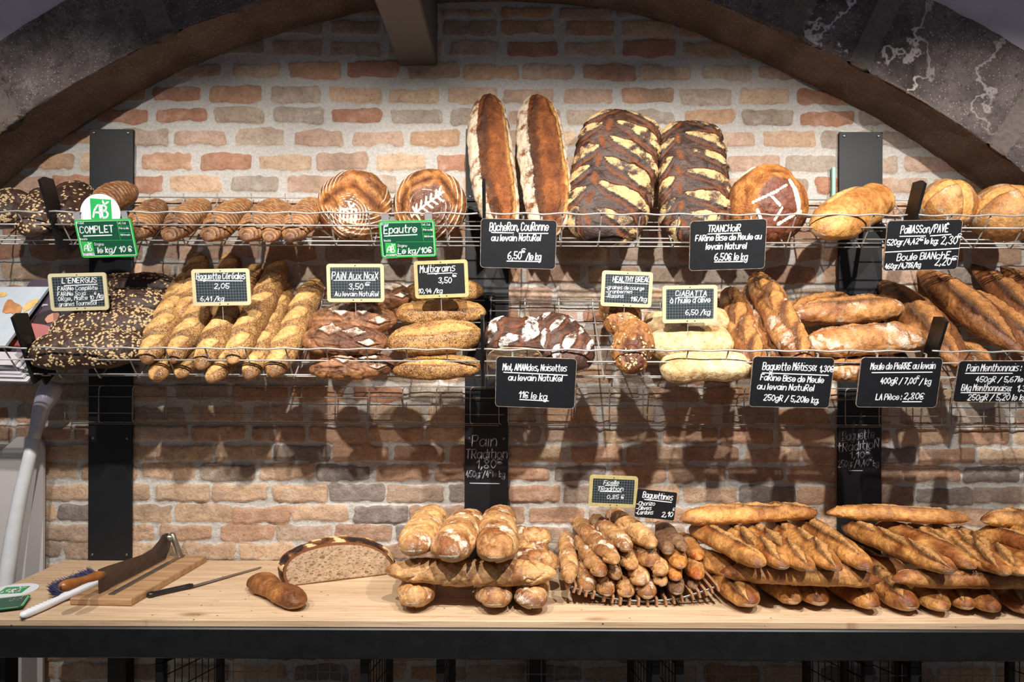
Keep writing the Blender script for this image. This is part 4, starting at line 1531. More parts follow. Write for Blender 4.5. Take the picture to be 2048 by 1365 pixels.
g = 'walnut loaves in the lower basket'
rb(RM, 'noix', (618, 738), (792, 730), 66, 0.8, 0.05, 'brown walnut loaf lying lowest behind the front wires', 'walnut_loaf', group=g)
rb(RM, 'noix', (700, 606), (828, 590), 62, 0.8, 0.09, 'brown walnut loaf at the back in shade, between the two price signs', 'walnut_loaf', group=g)
rb(RM, 'noix', (616, 648), (796, 642), 84, 0.8, 0.085, 'brown walnut loaf with two white floured diamonds under the price sign', 'walnut_loaf', group=g)
rb(RM, 'noix', (603, 678), (778, 690), 78, 0.85, 0.105, 'brown walnut loaf in front on top, one floured diamond on its side', 'walnut_loaf', group=g)
g = 'golden seeded loaves in the lower basket'
rb(RM, 'multi', (785, 740), (964, 734), 56, 0.9, 0.045, 'golden seeded loaf lying lowest behind the front wires', 'seeded_loaf', group=g)
rb(RM, 'multi', (806, 588), (968, 582), 58, 0.85, 0.09, 'golden seeded loaf at the back in shade, behind its price sign', 'seeded_loaf', group=g)
rb(RM, 'multi', (788, 630), (972, 624), 62, 0.85, 0.09, 'golden seeded loaf with the sign pin in it, behind the front one', 'seeded_loaf', group=g)
rb(RM, 'multi', (774, 688), (966, 670), 76, 0.9, 0.105, 'golden seeded loaf in front on top, bald upper half', 'seeded_loaf', group=g)

# honey and almond loaves
g = 'floured dark almond loaves'
A, B = PB(1083, 640, RM, 0.085), PB(1158, 742, RM, 0.070)
loaf('almond_loaf', 'dark almond loaf with white floured lozenges, right one', 'bread', g, A, B, 0.205, 0.145, RM.n, nxt(), 'miel', nu=120, nv=110)


A, B = PB(1026, 655, RM, 0.07), PB(1030, 735, RM, 0.07)
o_ = loaf('almond_loaf', 'cut almond loaf showing its brown nutty crumb behind the wires', 'bread', g, PB(1030, 650, RM, 0.085), PB(1030, 722, RM, 0.075), 0.208, 0.135, RM.n, nxt(), 'miel', nu=90, nv=100, cut=0.97, e=0.7, pn=4.0,
          slashes=[(-0.55, 0.6, 0.05, 0.022, 0.3, 'f'), (-0.5, -0.5, 0.06, 0.022, 0.3, 'f'), (0.15, 0.75, 0.055, 0.024, 0.3, 'f'), (0.2, -0.4, 0.06, 0.026, 0.3, 'f'), (0.75, 0.2, 0.04, 0.018, 0.3, 'f')])
fa, fb = PB(1030, 650, RM, 0.085), PB(1030, 722, RM, 0.075)
xd = (fb - fa) / np.linalg.norm(fb - fa)
zd = RM.n - xd * np.dot(RM.n, xd)
zd /= np.linalg.norm(zd)
yd = np.cross(zd, xd)
ring = []
for v_ in np.linspace(0, 2 * PI, 48, endpoint=False):
    c_, s_ = math.cos(v_), math.sin(v_)
    yy = 0.208 / 2 * 0.90 * math.copysign(abs(c_) ** 0.7, c_)
    zz = 0.135 / 2 * 0.90 * math.copysign(abs(s_) ** 0.7, s_) * (0.72 if s_ < 0 else 1)
    ring.append(fb + yd * yy + zd * zz)
m_ = MB().loft([[q + xd * 0.0 for q in ring], [q + xd * 0.0035 for q in ring]])
tag(m_.build('crumb', M['crumb'], o_), 'cut brown crumb')
rn = random.Random(4)
m_ = MB()
for _ in range(9):
    q = fb + yd * rn.uniform(-0.085, 0.085) + zd * rn.uniform(-0.03, 0.045) + xd * 0.003
    r_ = rn.uniform(0.004, 0.007)
    m_.loft([[q + (yd * math.cos(a) * r_ * 1.4 + zd * math.sin(a) * r_) * kk + xd * hh for a in np.linspace(0, 2 * PI, 9)[:-1]] for kk, hh in ((1, 0), (0.7, 0.002), (0.2, 0.003))])
m_.build('nut_piece', M['nut'], o_, smooth=True)['kind'] = 'stuff'

g = 'small fruit loaves in the lower basket'
rb(RM, 'healthy', (1228, 590), (1250, 668), 82, 0.9, 0.075, 'small fruit and seed loaf under the pinned sign, rear one', 'fruit_loaf', group=g, feat=f_healthy, oats=70)
rb(RM, 'healthy', (1263, 648), (1262, 745), 84, 0.9, 0.085, 'small fruit and seed loaf with burnt raisins, front one', 'fruit_loaf', group=g, feat=f_healthy, oats=60)
g = 'pale flat oil breads in the lower basket'
rb(RM, 'ciabatta', (1290, 650), (1462, 640), 62, 0.62, 0.060, 'pale flat oil bread at the back, half behind its price sign', 'ciabatta', group=g)
rb(RM, 'ciabatta', (1300, 692), (1464, 684), 74, 0.70, 0.062, 'pale flat oil bread in the middle, holding the sign pin', 'ciabatta', group=g)
rb(RM, 'ciabatta', (1320, 738), (1500, 731), 62, 0.70, 0.060, 'pale flat oil bread in front, against the wires', 'ciabatta', group=g)
g = 'floured diagonal cut baguettes in the lower basket'
rb(RM, 'metisse', (1500, 570), (1560, 720), 52, 0.9, 0.045, 'floured cut baguette in shade between the two front ones', 'cut_baguette', group=g)
rb(RM, 'metisse', (1456, 578), (1516, 752), 62, 0.9, 0.060, 'floured cut baguette beside the pale oil breads, whiter lower half', 'cut_baguette', group=g)
rb(RM, 'metisse', (1510, 548), (1612, 735), 70, 0.9, 0.095, 'floured cut baguette longest and tallest, leaning right of the shaded one', 'cut_baguette', group=g)
g = 'floured batards in the lower basket'
rb(RM, 'meule', (1622, 744), (1850, 740), 54, 0.9, 0.040, 'floured batard lying lowest, seen under the wires between two slates', 'batard', group=g)
rb(RM, 'meule', (1566, 640), (1700, 600), 66, 0.9, 0.055, 'floured batard at the back, its end behind the tall cut baguette', 'batard', group=g)
rb(RM, 'meule', (1588, 630), (1806, 614), 66, 0.9, 0.100, 'floured batard upper one of the two in full light', 'batard', group=g)
rb(RM, 'meule', (1607, 690), (1853, 676), 72, 0.9, 0.100, 'floured batard lower one of the two in full light, against the steel plate', 'batard', group=g, slashes=[(0.0, -0.75, 0.18, 0.030, 0.03, 's'), (0.45, 0.2, 0.05, 0.006, 1.0, 'g')])
g = 'pointed brown loaves in the lower basket'
rb(RM, 'menthon', (1760, 560), (1935, 745), 92, 0.85, 0.060, 'pointed brown loaf behind the steel plate, leftmost of the group', 'pointed_loaf', group=g)
rb(RM, 'menthon', (1832, 535), (2052, 712), 82, 0.85, 0.085, 'pointed brown loaf second from the left with a burnt split', 'pointed_loaf', group=g)
rb(RM, 'menthon', (1905, 575), (2120, 720), 74, 0.85, 0.060, 'pointed brown loaf in shade under the two horned ones', 'pointed_loaf', group=g)
rb(RM, 'menthon', (1942, 528), (2110, 676), 62, 0.85, 0.105, 'pointed brown loaf with a burnt horn tip against the wall', 'pointed_loaf', group=g)
rb(RM, 'menthon', (2000, 532), (2160, 664), 54, 0.85, 0.115, 'pointed brown loaf with a burnt tip at the right edge of the photo', 'pointed_loaf', group=g)
rb(RM, 'menthon', (1890, 690), (1990, 740), 60, 0.9, 0.050, 'short brown loaf end low behind the wires, right of the steel plate', 'pointed_loaf', group=g)

# ================================================================== on the table
g = 'round twisted loaves on the table'
for a, b_, h, wp, hk, lb in (((850, 1135), (828, 1207), 0.043, 70, 0.72, 'twisted golden loaf in the bottom row, left one with its end on the table'),
                             ((990, 1135), (988, 1210), 0.043, 70, 0.72, 'twisted golden loaf in the bottom row, middle one'),
                             ((1062, 1135), (1062, 1211), 0.043, 66, 0.74, 'twisted golden loaf in the bottom row, right one'),
                             ((1018, 1073), (1103, 1078), 0.125, 46, 0.9, 'twisted golden loaf end at the back right, topmost of the three beside the wooden cradle'),
                             ((1022, 1098), (1098, 1104), 0.100, 42, 0.9, 'twisted brown loaf end at the back right, just below the pale one'),
                             ((1010, 1118), (1117, 1132), 0.100, 56, 0.9, 'twisted loaf end at right with a burst floury cut, behind the crosswise loaf')):
    tb('tradition', a, b_, wp, hk, h, lb, 'twisted_loaf', group=g, feat=f_spiral)
tb('tradition', (770, 1142), (1114, 1148), 66, 0.86, 0.116, 'twisted golden loaf lying crosswise under the three top loaves', 'twisted_loaf', group=g, feat=f_spiral, bend=(0.012, -0.012))
for a, b_, wp, lb in (((868, 1028), (822, 1102), 72, 'twisted golden loaf on top of the pile, left one'),
                      ((940, 1038), (896, 1112), 80, 'twisted golden loaf on top of the pile, middle and darkest one'),
                      ((998, 1030), (992, 1116), 76, 'twisted golden loaf on top of the pile, right one')):
    tb('tradition', a, b_, wp, 0.85, 0.205, lb, 'twisted_loaf', group=g, feat=f_spiral)

# ficelles in the wooden cradle
g = 'thin sticks of bread in the wooden cradle'
for a, b_, h, wp, lb in (((1195, 1120), (1215, 1190), 0.048, 38, 'thin stick in the bottom row, second from the left'),
                         ((1240, 1125), (1255, 1192), 0.044, 37, 'thin stick in the bottom row, third from the left'),
                         ((1265, 1125), (1298, 1193), 0.044, 42, 'thin stick in the bottom row, rightmost pale one'),
                         ((1170, 1110), (1176, 1182), 0.055, 40, 'thin stick in the bottom row, leftmost creased one'),
                         ((1300, 1110), (1325, 1172), 0.075, 28, 'thin stick end tucked beside the orange ones'),
                         ((1215, 1095), (1232, 1158), 0.085, 32, 'thin stick end in the second row, in the shadow of the long ones'),
                         ((1262, 1100), (1283, 1168), 0.082, 38, 'thin stick end in the second row, middle'),
                         ((1300, 1085), (1322, 1149), 0.110, 34, 'thin stick end leaning by the olive ones'),
                         ((1240, 1075), (1262, 1138), 0.118, 35, 'thin stick end in the third row, left'),
                         ((1275, 1065), (1302, 1131), 0.128, 44, 'thin stick end in the third row, right with a crease'),
                         ((1132, 1046), (1139, 1166), 0.088, 34, 'thin stick standing along the left end of the cradle'),
                         ((1158, 1076), (1204, 1152), 0.112, 37, 'thin pale stick lying under the floury brown one'),
                         ((1146, 1036), (1233, 1128), 0.152, 37, 'thin floury brown stick on top, leftmost of the long ones'),
                         ((1186, 1036), (1257, 1100), 0.175, 38, 'thin grey floured stick on top, between the brown and the golden one'),
                         ((1218, 1022), (1308, 1094), 0.185, 42, 'thin golden stick on top with the sign pin in it')):
    tb('ficelle', a, b_, wp, 0.92, h, lb, 'bread_stick', group=g, feat=f_spiral)
g = 'short olive and chorizo sticks in the wooden cradle'
for kd, a, b_, h, wp, lb in (('olive', (1330, 1128), (1358, 1187), 0.055, 38, 'short brown olive stick at the bottom of the cradle, left one'),
                             ('olive', (1370, 1130), (1390, 1178), 0.055, 27, 'short brown olive stick at the bottom of the cradle, right one'),
                             ('chorizo', (1330, 1100), (1354, 1160), 0.092, 36, 'short orange chorizo stick, lower left of the four'),
                             ('chorizo', (1365, 1095), (1398, 1158), 0.090, 40, 'short orange chorizo stick, lower right of the four'),
                             ('chorizo', (1330, 1075), (1361, 1134), 0.130, 42, 'short orange chorizo stick, upper left of the four'),
                             ('chorizo', (1365, 1072), (1398, 1120), 0.130, 36, 'short orange chorizo stick with a floury back, upper right of the four'),
                             ('olive', (1322, 1060), (1336, 1106), 0.165, 34, 'short brown olive stick with an olive hole, left on top'),
                             ('olive', (1316, 1046), (1370, 1102), 0.175, 33, 'short brown olive stick with the sign pin behind it, right on top')):
    tb(kd, a, b_, wp, 0.9, h, lb, 'short_stick', group=g, feat=f_chorizo if kd == 'chorizo' else None, slashes=[])

# baguettes, left pile
g = 'golden baguettes stacked on the table'
for a, b_, h, wp, lb in (((1415, 1125), (1503, 1210), 0.038, 58, 'golden baguette in the bottom row of the left pile, beside the cradle'),
                         ((1500, 1135), (1592, 1205), 0.034, 50, 'golden baguette in the bottom row of the left pile, second one'),
                         ((1560, 1130), (1640, 1206), 0.036, 54, 'golden baguette in the bottom row of the left pile, third one with a square end'),
                         ((1620, 1130), (1750, 1216), 0.034, 52, 'golden baguette in the bottom row, split end in front between the two piles'),
                         ((1375, 1112), (1480, 1152), 0.085, 50, 'golden baguette lying flat in the left pile, tip behind the orange sticks'),
                         ((1440, 1146), (1764, 1162), 0.105, 52, 'golden baguette lying crosswise in the middle of the left pile'),
                         ((1590, 1048), (1738, 1138), 0.165, 50, 'golden baguette with a crackled floury crust, rightmost of the left pile'),
                         ((1537, 1054), (1680, 1142), 0.165, 46, 'golden baguette second from the right in the slanting row of the left pile'),
                         ((1484, 1062), (1626, 1142), 0.165, 46, 'golden baguette in the middle of the slanting row of the left pile'),
                         ((1444, 1062), (1572, 1136), 0.165, 46, 'golden baguette second from the left in the slanting row of the left pile'),
                         ((1385, 1066), (1527, 1132), 0.172, 48, 'golden baguette leftmost in the slanting row of the left pile'),
                         ((1359, 1040), (1635, 1026), 0.232, 48, 'golden baguette lying crosswise on top of the left pile')):
    a = (a[0], a[1] - 9) if 0.155 < h < 0.18 else a
    tb('baguette', a, b_, wp * 1.12, 0.84, h, lb, 'baguette', group=g, bend=(0, 0.004))
for a, b_, h, wp, lb in (((1725, 1140), (1822, 1216), 0.036, 56, 'golden baguette in the bottom row of the right pile, leftmost'),
                         ((1800, 1150), (1888, 1220), 0.034, 50, 'floury golden baguette in the bottom row of the right pile, second one'),
                         ((1862, 1150), (1936, 1216), 0.034, 46, 'darker baguette in the bottom row of the right pile, third one'),
                         ((1915, 1150), (1986, 1222), 0.036, 48, 'golden baguette in the bottom row of the right pile, fourth one'),
                         ((1965, 1150), (2056, 1222), 0.034, 50, 'golden baguette in the bottom row of the right pile, fifth, near the right edge'),
                         ((1688, 1100), (1768, 1140), 0.070, 44, 'dark baguette tip in the gap between the two piles, upper'),
                         ((1700, 1128), (1818, 1148), 0.062, 44, 'brown baguette end in the gap between the two piles, lower'),
                         ((1783, 1160), (2100, 1166), 0.105, 46, 'golden baguette lying crosswise in the middle of the right pile'),
                         ((1940, 1080), (2090, 1150), 0.165, 44, 'golden baguette in the slanting row of the right pile, cut by the right edge'),
                         ((1905, 1072), (2050, 1150), 0.165, 44, 'golden baguette in the slanting row of the right pile, fifth from the left'),
                         ((1856, 1062), (2016, 1150), 0.165, 44, 'golden baguette in the slanting row of the right pile, fourth from the left'),
                         ((1808, 1064), (1985, 1140), 0.160, 44, 'golden baguette in the slanting row of the right pile, third from the left'),
                         ((1754, 1060), (1950, 1138), 0.160, 48, 'golden baguette in the slanting row of the right pile, second from the left'),
                         ((1687, 1062), (1908, 1144), 0.170, 50, 'golden baguette long and leftmost in the slanting row of the right pile'),
                         ((1652, 1026), (1942, 1040), 0.232, 38, 'golden baguette lying crosswise on top of the right pile'),
                         ((1958, 1066), (2110, 1112), 0.205, 44, 'golden baguette under the two top ones at the right edge'),
                         ((2010, 1052), (2120, 1090), 0.235, 34, 'floury baguette tip at the right edge, lower of the top two'),
                         ((1962, 1042), (2130, 1040), 0.262, 42, 'brown baguette topmost at the right edge of the photo')):
    a = (a[0], a[1] - 9) if 0.155 < h < 0.18 else a
    tb('baguette', a, b_, wp * 1.12, 0.84, h, lb, 'baguette', group=g, bend=(0, 0.003))
tb('roll', (506, 1160), (603, 1210), 58, 0.85, 0.026, 'small brown pinched roll lying alone on the table', 'pinched_roll', waist=0.20, slashes=[(0.55, 0.3, 0.03, 0.006, 0.2, 'g'), (0.82, 0.2, 0.02, 0.005, 0.8, 'g')])


# ---- half country loaf with its cut side to the shop
def half_loaf():
    c0, c1 = PT(580, 1174, 0.0), PT(771, 1151, 0.0)
    ax = c1 - c0
    ax[2] = 0
    ax /= np.linalg.norm(ax)
    bk = np.array([-ax[1], ax[0], 0])
    out_px = [(580, 1174), (569, 1160), (567, 1143), (573, 1126), (588, 1111), (610, 1100), (640, 1091), (675, 1086), (712, 1086), (742, 1092), (766, 1104), (781, 1119), (787, 1132), (782, 1144), (771, 1151), (735, 1156), (690, 1160), (640, 1166), (605, 1171)]
    q = []
    for p in out_px:
        w = PV(p[0], p[1], c0, c0 + ax)
        q.append((np.dot(w - c0, ax), max(0.0, w[2] - ZT)))
    q = np.array(q)
    n = 96
    t = np.linspace(0, len(q), n, endpoint=False)
    cl = np.concatenate([q[-2:], q, q[:3]])

    def cr(u):
        i = int(u)
        f = u - i
        a, b_, c, d = cl[i + 1], cl[i + 2], cl[i + 3], cl[i + 4]
        return 0.5 * ((2 * b_) + (c - a) * f + (2 * a - 5 * b_ + 4 * c - d) * f * f + (3 * b_ - a - 3 * c + d) * f ** 3)
    o2 = np.array([cr(u) for u in t])
    o2[:, 1] = np.maximum(o2[:, 1], 0.0)
    mid = np.array([q[:, 0].mean(), 0.0])
    rings, nr = [], 40
    for k in range(nr):
        u = k / (nr - 1)
        s_ = max(0.03, (1 - u ** 3.0) ** 0.55) * (1 + 0.10 * math.sin(PI * min(1, u * 1.6)))
        sc = (o2 - mid) * np.array([s_, s_]) + mid
        rings.append(c0 + np.outer(sc[:, 0], ax) + np.outer(sc[:, 1], (0, 0, 1)) + bk * (0.135 * u))
    v = np.concatenate(rings)
    nz = fbm(v * 30, 5, 3)
    ctr = c0 + ax * mid[0] + bk * 0.05 + np.array([0, 0, 0.02])
    nrm = v - ctr
    nrm /= np.linalg.norm(nrm, axis=1)[:, None]
    topm = sstep(0.015, 0.05, v[:, 2] - ZT)
    arcp = np.arctan2(v[:, 2] - ZT - 0.01, np.dot(v - c0, ax) - mid[0])
    st = np.clip(0.55 + 1.0 * fbm(v * np.array([22.0, 34.0, 40.0]), 9, 2), 0, 1)
    v = v + nrm * ((0.0025 * nz + 0.011 * (st - 0.5) * topm) * np.repeat(np.linspace(0.1, 1, nr) ** 0.3, n))[:, None]
    v[:, 2] = np.maximum(v[:, 2], ZT + 0.0005)
    col = np.tile(L3((112, 66, 38)), (len(v), 1))
    dk = (sstep(0.55, 0.85, 1 - st) * topm)[:, None]
    col = col * (1 - dk) + L3((44, 28, 22)) * dk
    flo = topm * sstep(0.45, 0.85, st) * 0.85
    aux = np.stack([flo, flo * 0, flo * 0], 1)
    f = grid_faces(nr, n, True).tolist() + [tuple((nr - 1) * n + i for i in range(n))]
    ob = link_mesh('half_country_loaf', v, f, M['bread'], origin=c0 + ax * mid[0], attrs={'Col': col, 'Aux': aux, 'Flo': np.tile(L3((218, 184, 130)), (len(v), 1))})
    tag(ob, 'halved country loaf showing its holed brown crumb on the table', 'bread')
    inn = (o2 - np.array([mid[0], 0.042])) * np.array([0.955, 0.90]) + np.array([mid[0], 0.042])
    m = MB()
    cc = inn - inn.mean(0)
    m.loft([[c0 + ax * p[0] + np.array([0, 0, p[1]]) - bk * d_ for p in (inn.mean(0) + cc * s_)] for d_, s_ in ((-0.001, 1.0), (0.0015, 0.995), (0.0022, 0.9))])
    cb_ = m.build('crumb', M['crumb'], ob)
    tag(cb_, 'holed brown crumb')
    m = MB()
    full = [c0 + ax * p[0] + np.array([0, 0, p[1]]) - bk * 0.0 for p in o2]
    m.add(full, [tuple(range(n))])
    m.build('crust_edge', plain('crust_edge', (122, 74, 40), 0.7, 0, 0.25, 60), ob)


half_loaf()

# ------------------------------------------------------------------ hand lettering
GL = {
    'A': '022842 1434', 'B': '0208 ~0838473505 ~0545433202', 'C': '~47280705032243', 'D': '0208 ~082846443202', 'E': '48080242 0535', 'F': '480802 0535',
    'G': '~472806042242 424525', 'H': '0208 4248 0545', 'I': '0802', 'L': '080242', 'M': '0208254842', 'N': '02084248', 'O': '~28060422444628', 'P': '0208 ~0838473505',
    'R': '0208 ~0838473505 1542', 'S': '~4728071535432203', 'T': '0848 2822', 'U': '~08042244 4842', 'V': '082248', 'X': '0248 0842', 'Y': '082548 2522', 'Z': '08480242', 'K': '0802 480542',
    '0': '~28060422444628', '1': '062822', '2': '~0728473502 0242', '3': '~07284725 ~25443203', '4': '280444 3632', '5': '480805 ~0535443203', '6': '~3806032243442504', '7': '084812',
    '8': '~250728472543220325', '9': '~462807062546 4632',
    'a': '~452605032244 4642', 'b': '0802 ~042645432203', 'c': '~452605032243', 'd': '~452605032244 4842', 'e': '~0444452605032243', 'f': '~38281712 0636', 'g': '~452605032244 ~46412001',
    'h': '0802 ~04264542', 'i': '0602 0808', 'j': '~26211000 2828', 'k': '0802 360432', 'l': '0802', 'm': '0602 ~04162522 ~24364542', 'n': '0602 ~04264542', 'o': '~26050322434526', 'p': '0600 ~042645432203',
    'q': '~452605032244 4640', 'r': '0602 ~04152636', 's': '~46160534433202', 't': '~18132232 0636', 'u': '~06032243 4642', 'v': '062246', 'w': '0612243246', 'x': '0246 0642', 'y': '0623 4600', 'z': '06460242',
    ',': '1301', '.': '0203', ':': '0203 0506', '/': '0148', '-': '0434', "'": '1807', '!': '0804 0202',
    '\u20ac': '~47280705032243 0535 0434', '\u00b4': '0728',
}
ACC = {'\u00e8': ('e', '1827'), '\u00e9': ('e', '1738'), '\u00e0': ('a', '1827'), '\u00fb': ('u', '172837'), '\u00c9': ('E', '1939')}


def text_polys(txt):
    """list of polylines in font units, baseline 0, cap height 6; and the width"""
    x, out = 0.0, []
    for ch in txt:
        if ch == ' ':
            x += 2.6
            continue
        acc = None
        if ch in ACC:
            ch, acc = ACC[ch]
        code = GL.get(ch, GL['o'])
        strokes_ = code.split(' ') + ([acc] if acc else [])
        w = 0
        for st in strokes_:
            sm = st.startswith('~')
            st = st.lstrip('~')
            p = [(int(st[i]), int(st[i + 1]) - 2) for i in range(0, len(st), 2)]
            w = max(w, max(a for a, _ in p))
            if sm and len(p) > 2:
                q = [np.array(a, float) for a in p]
                if p[0] == p[-1]:
                    q = [q[-2]] + q + [q[1]]
                else:
                    q = [2 * q[0] - q[1]] + q + [2 * q[-1] - q[-2]]
                r = []
                for i in range(1, len(q) - 2):
                    for f in (0, 0.33, 0.66):
                        a, b_, c, d = q[i - 1], q[i], q[i + 1], q[i + 2]
                        r.append(0.5 * ((2 * b_) + (c - a) * f + (2 * a - 5 * b_ + 4 * c - d) * f * f + (3 * b_ - a - 3 * c + d) * f ** 3))
                r.append(q[-2])
                p = [tuple(v) for v in r]
            out.append([(a + x, b_) for a, b_ in p])
        x += w + (1.7 if w else 1.9)
    return out, x - 1.6


def ribbon(mb, pts, hw, z, zt=0.0004):
    for i in range(len(pts)):
        a = np.array(pts[i])
        ring = [(a[0] + hw * math.cos(t), a[1] + hw * math.sin(t)) for t in np.linspace(0, 2 * PI, 7)[:-1]]
        mb.add([(u, v, z + zt) for u, v in ring], [tuple(range(6))])
        if i + 1 < len(pts):
            b_ = np.array(pts[i + 1])
            d = b_ - a
            l = np.linalg.norm(d)
            if l < 1e-7:
                continue
            n = np.array([-d[1], d[0]]) / l * hw
            mb.add([(*(a + n), z + zt), (*(a - n), z + zt), (*(b_ - n), z + zt), (*(b_ + n), z + zt)], [(0, 1, 2, 3)])


def write(mb, txt, x0, x1, y, cap, hw, z, slope=0.0, shear=0.10, seed=0):
    shear = shear + 0.06
    pl, w = text_polys(txt)
    sx, sy = (x1 - x0) / max(w, 0.5), cap / 6.0
    rn_ = random.Random(seed + len(txt))
    for p in pl:
        j = (rn_.uniform(-0.15, 0.15), rn_.uniform(-0.18, 0.18))
        ribbon(mb, [(x0 + (a + j[0] + b_ * shear) * sx, y + (b_ + j[1]) * sy + slope * (a * sx)) for a, b_ in p], hw, z)


class Sign:
    def __init__(s, name, label, TL, TR, BR, BL, dt, db, group=None):
        pt = [P(*TL, -D + dt), P(*TR, -D + dt), P(*BR, -D + db), P(*BL, -D + db)]
        x = pt[1] - pt[0]
        x = x / np.linalg.norm(x)
        up = (pt[0] + pt[1]) / 2 - (pt[3] + pt[2]) / 2
        y = up - x * np.dot(up, x)
        s.H = np.linalg.norm(y)
        y /= s.H
        s.W = (np.linalg.norm(pt[1] - pt[0]) + np.linalg.norm(pt[2] - pt[3])) / 2
        z = np.cross(x, y)
        c = sum(pt) / 4
        m = np.eye(4)
        m[:3, 0], m[:3, 1], m[:3, 2], m[:3, 3] = x, y, z, c
        s.t = thing(name, label, 'sign', mat=m.tolist(), group=group)
        s.m = m
        s.tl, s.tr, s.bl = np.array(TL, float), np.array(TR, float), np.array(BL, float)
        s.inv = np.linalg.inv(np.stack([s.tr - s.tl, s.bl - s.tl], 1))
        s.k = s.W / np.linalg.norm(s.tr - s.tl)
        s.z = 0.002

    def uv(s, px, py):
        u, v = s.inv @ (np.array([px, py]) - s.tl)
        return (u - 0.5) * s.W, (0.5 - v) * s.H

    def board(s, mat, r=0.010, th=0.004, inset=0.0, name='board'):
        MB().prism(rrect(s.W - 2 * inset, s.H - 2 * inset, r), -th / 2, th / 2).build(name, M[mat], s.t, local=True)
        s.z = th / 2
        return s

    def ring(s, name, mat, w, r=0.010, th=0.006, out=0.0, ri=0.002, z0=None):
        a, b_ = rrect(s.W - 2 * out, s.H - 2 * out, r), rrect(s.W - 2 * (out + w), s.H - 2 * (out + w), ri)
        z1 = th / 2
        z0 = -th / 2 if z0 is None else z0
        n = len(a)
        v = [(*p, z1) for p in a] + [(*p, z1) for p in b_] + [(*p, z0) for p in a] + [(*p, z0) for p in b_]
        f = []
        for i in range(n):
            j = (i + 1) % n
            f += [(i, j, n + j, n + i), (2 * n + j, 2 * n + i, 3 * n + i, 3 * n + j), (i, 2 * n + i, 2 * n + j, j), (n + j, 3 * n + j, 3 * n + i, n + i)]
        MB().add(v, f).build(name, M[mat], s.t, local=True)
        return s

    def text(s, lines, hw=1.05, mat='chalk', name='lettering', seed=0):
        mb = MB()
        for ln in lines:
            if ln[0] is None:                      # a drawn line (None, x0, y0, x1, y1)
                a, b_ = s.uv(ln[1], ln[2]), s.uv(ln[3], ln[4])
                ribbon(mb, [a, b_], hw * s.k, s.z + 0.0001)
                continue
            t, x0, x1, yb, cap = ln[:5]
            yb1 = ln[5] if len(ln) > 5 else yb
            (u0, v0), (u1, v1) = s.uv(x0, yb), s.uv(x1, yb1)
            write(mb, t, u0, u1, v0, cap * s.k, hw * s.k * min(1.0, max(0.6, cap / 10.5)), s.z, slope=(v1 - v0) / (u1 - u0), seed=seed)
        mb.build(name, M[mat], s.t, local=True)
        return s

    def holes(s, pts):
        mb = MB()
        for px, py in pts:
            u, v = s.uv(px, py)
            mb.prism([(u + 0.0022 * math.cos(a), v + 0.0022 * math.sin(a)) for a in np.linspace(0, 2 * PI, 9)[:-1]], 0.0025, 0.0034)
        mb.build('nail_hole', M['dot'], s.t, local=True)
        return s

    def pin(s, px, dz=0.07):
        u, _ = s.uv(px, s.bl[1])
        MB().tube([(u, -s.H / 2 + 0.004, -0.003), (u, -s.H / 2 - dz, -0.003)], 0.0012, 6).build('pin', M['wire'], s.t, local=True)
        return s

    def hooks(s, xs, mat='clear', w=0.010, hh=0.016):
        for px in xs:
            u, _ = s.uv(px, s.tl[1])
            MB().box((u - w / 2, s.H / 2 - 0.02, -0.0048), (u + w / 2, s.H / 2 + hh, -0.0022)).build('clip', M[mat], s.t, local=True)
            MB().box((u - w / 2, s.H / 2 + hh - 0.002, -0.016), (u + w / 2, s.H / 2 + hh, -0.0022)).build('clip', M[mat], s.t, local=True)
        return s


def framed(label, TL, TR, BR, BL, d, lines, grid=True, yellow=False, px=None, dz=0.07, hw=0.78):
    s = Sign('framed_price_sign', label, TL, TR, BR, BL, d, d * 1.006, 'framed price signs on pins')
    MB().prism(rrect(s.W - 0.006, s.H - 0.006, 0.008), -0.002, 0.0016).build('board', M['grid' if grid else 'slate'], s.t, local=True)
    s.z = 0.0016
    s.ring('frame', 'yellow_frame' if yellow else 'cream', 0.0125, r=0.011, th=0.0056, ri=0.003)
    mx = lambda f: (TL[0] + (TR[0] - TL[0]) * f + (BL[0] - TL[0]) * 0.0, TL[1] + (TR[1] - TL[1]) * f)
    a = np.array(TL) * 0.5 + np.array(TR) * 0.5
    dn = (np.array(BL) - np.array(TL)) / np.linalg.norm(np.array(BL) - np.array(TL))
    b0 = np.array(BL) * 0.54 + np.array(BR) * 0.46
    b1 = np.array(BL) * 0.40 + np.array(BR) * 0.60
    s.holes([a + dn * 4.0, b0 - dn * 3.5, b1 - dn * 3.5])
    s.text(lines, hw=hw)
    if px:
        s.pin(px, dz)
    return s


def slate(label, TL, TR, BR, BL, d, lines, lean=1.016, hw=0.95, hooks=True):
    s = Sign('slate_price_sign', label, TL, TR, BR, BL, d, d * lean, 'black slate price signs')
    s.board('slate', r=0.013, th=0.004)
    s.ring('worn_edge', 'worn_edge', 0.0012, r=0.0132, th=0.0042, ri=0.012, out=-0.0003)
    s.text(lines, hw=hw)
    if hooks:
        s.hooks([TL[0] * 0.8 + TR[0] * 0.2, TL[0] * 0.2 + TR[0] * 0.8], 'wire', 0.006, 0.012)
    return s


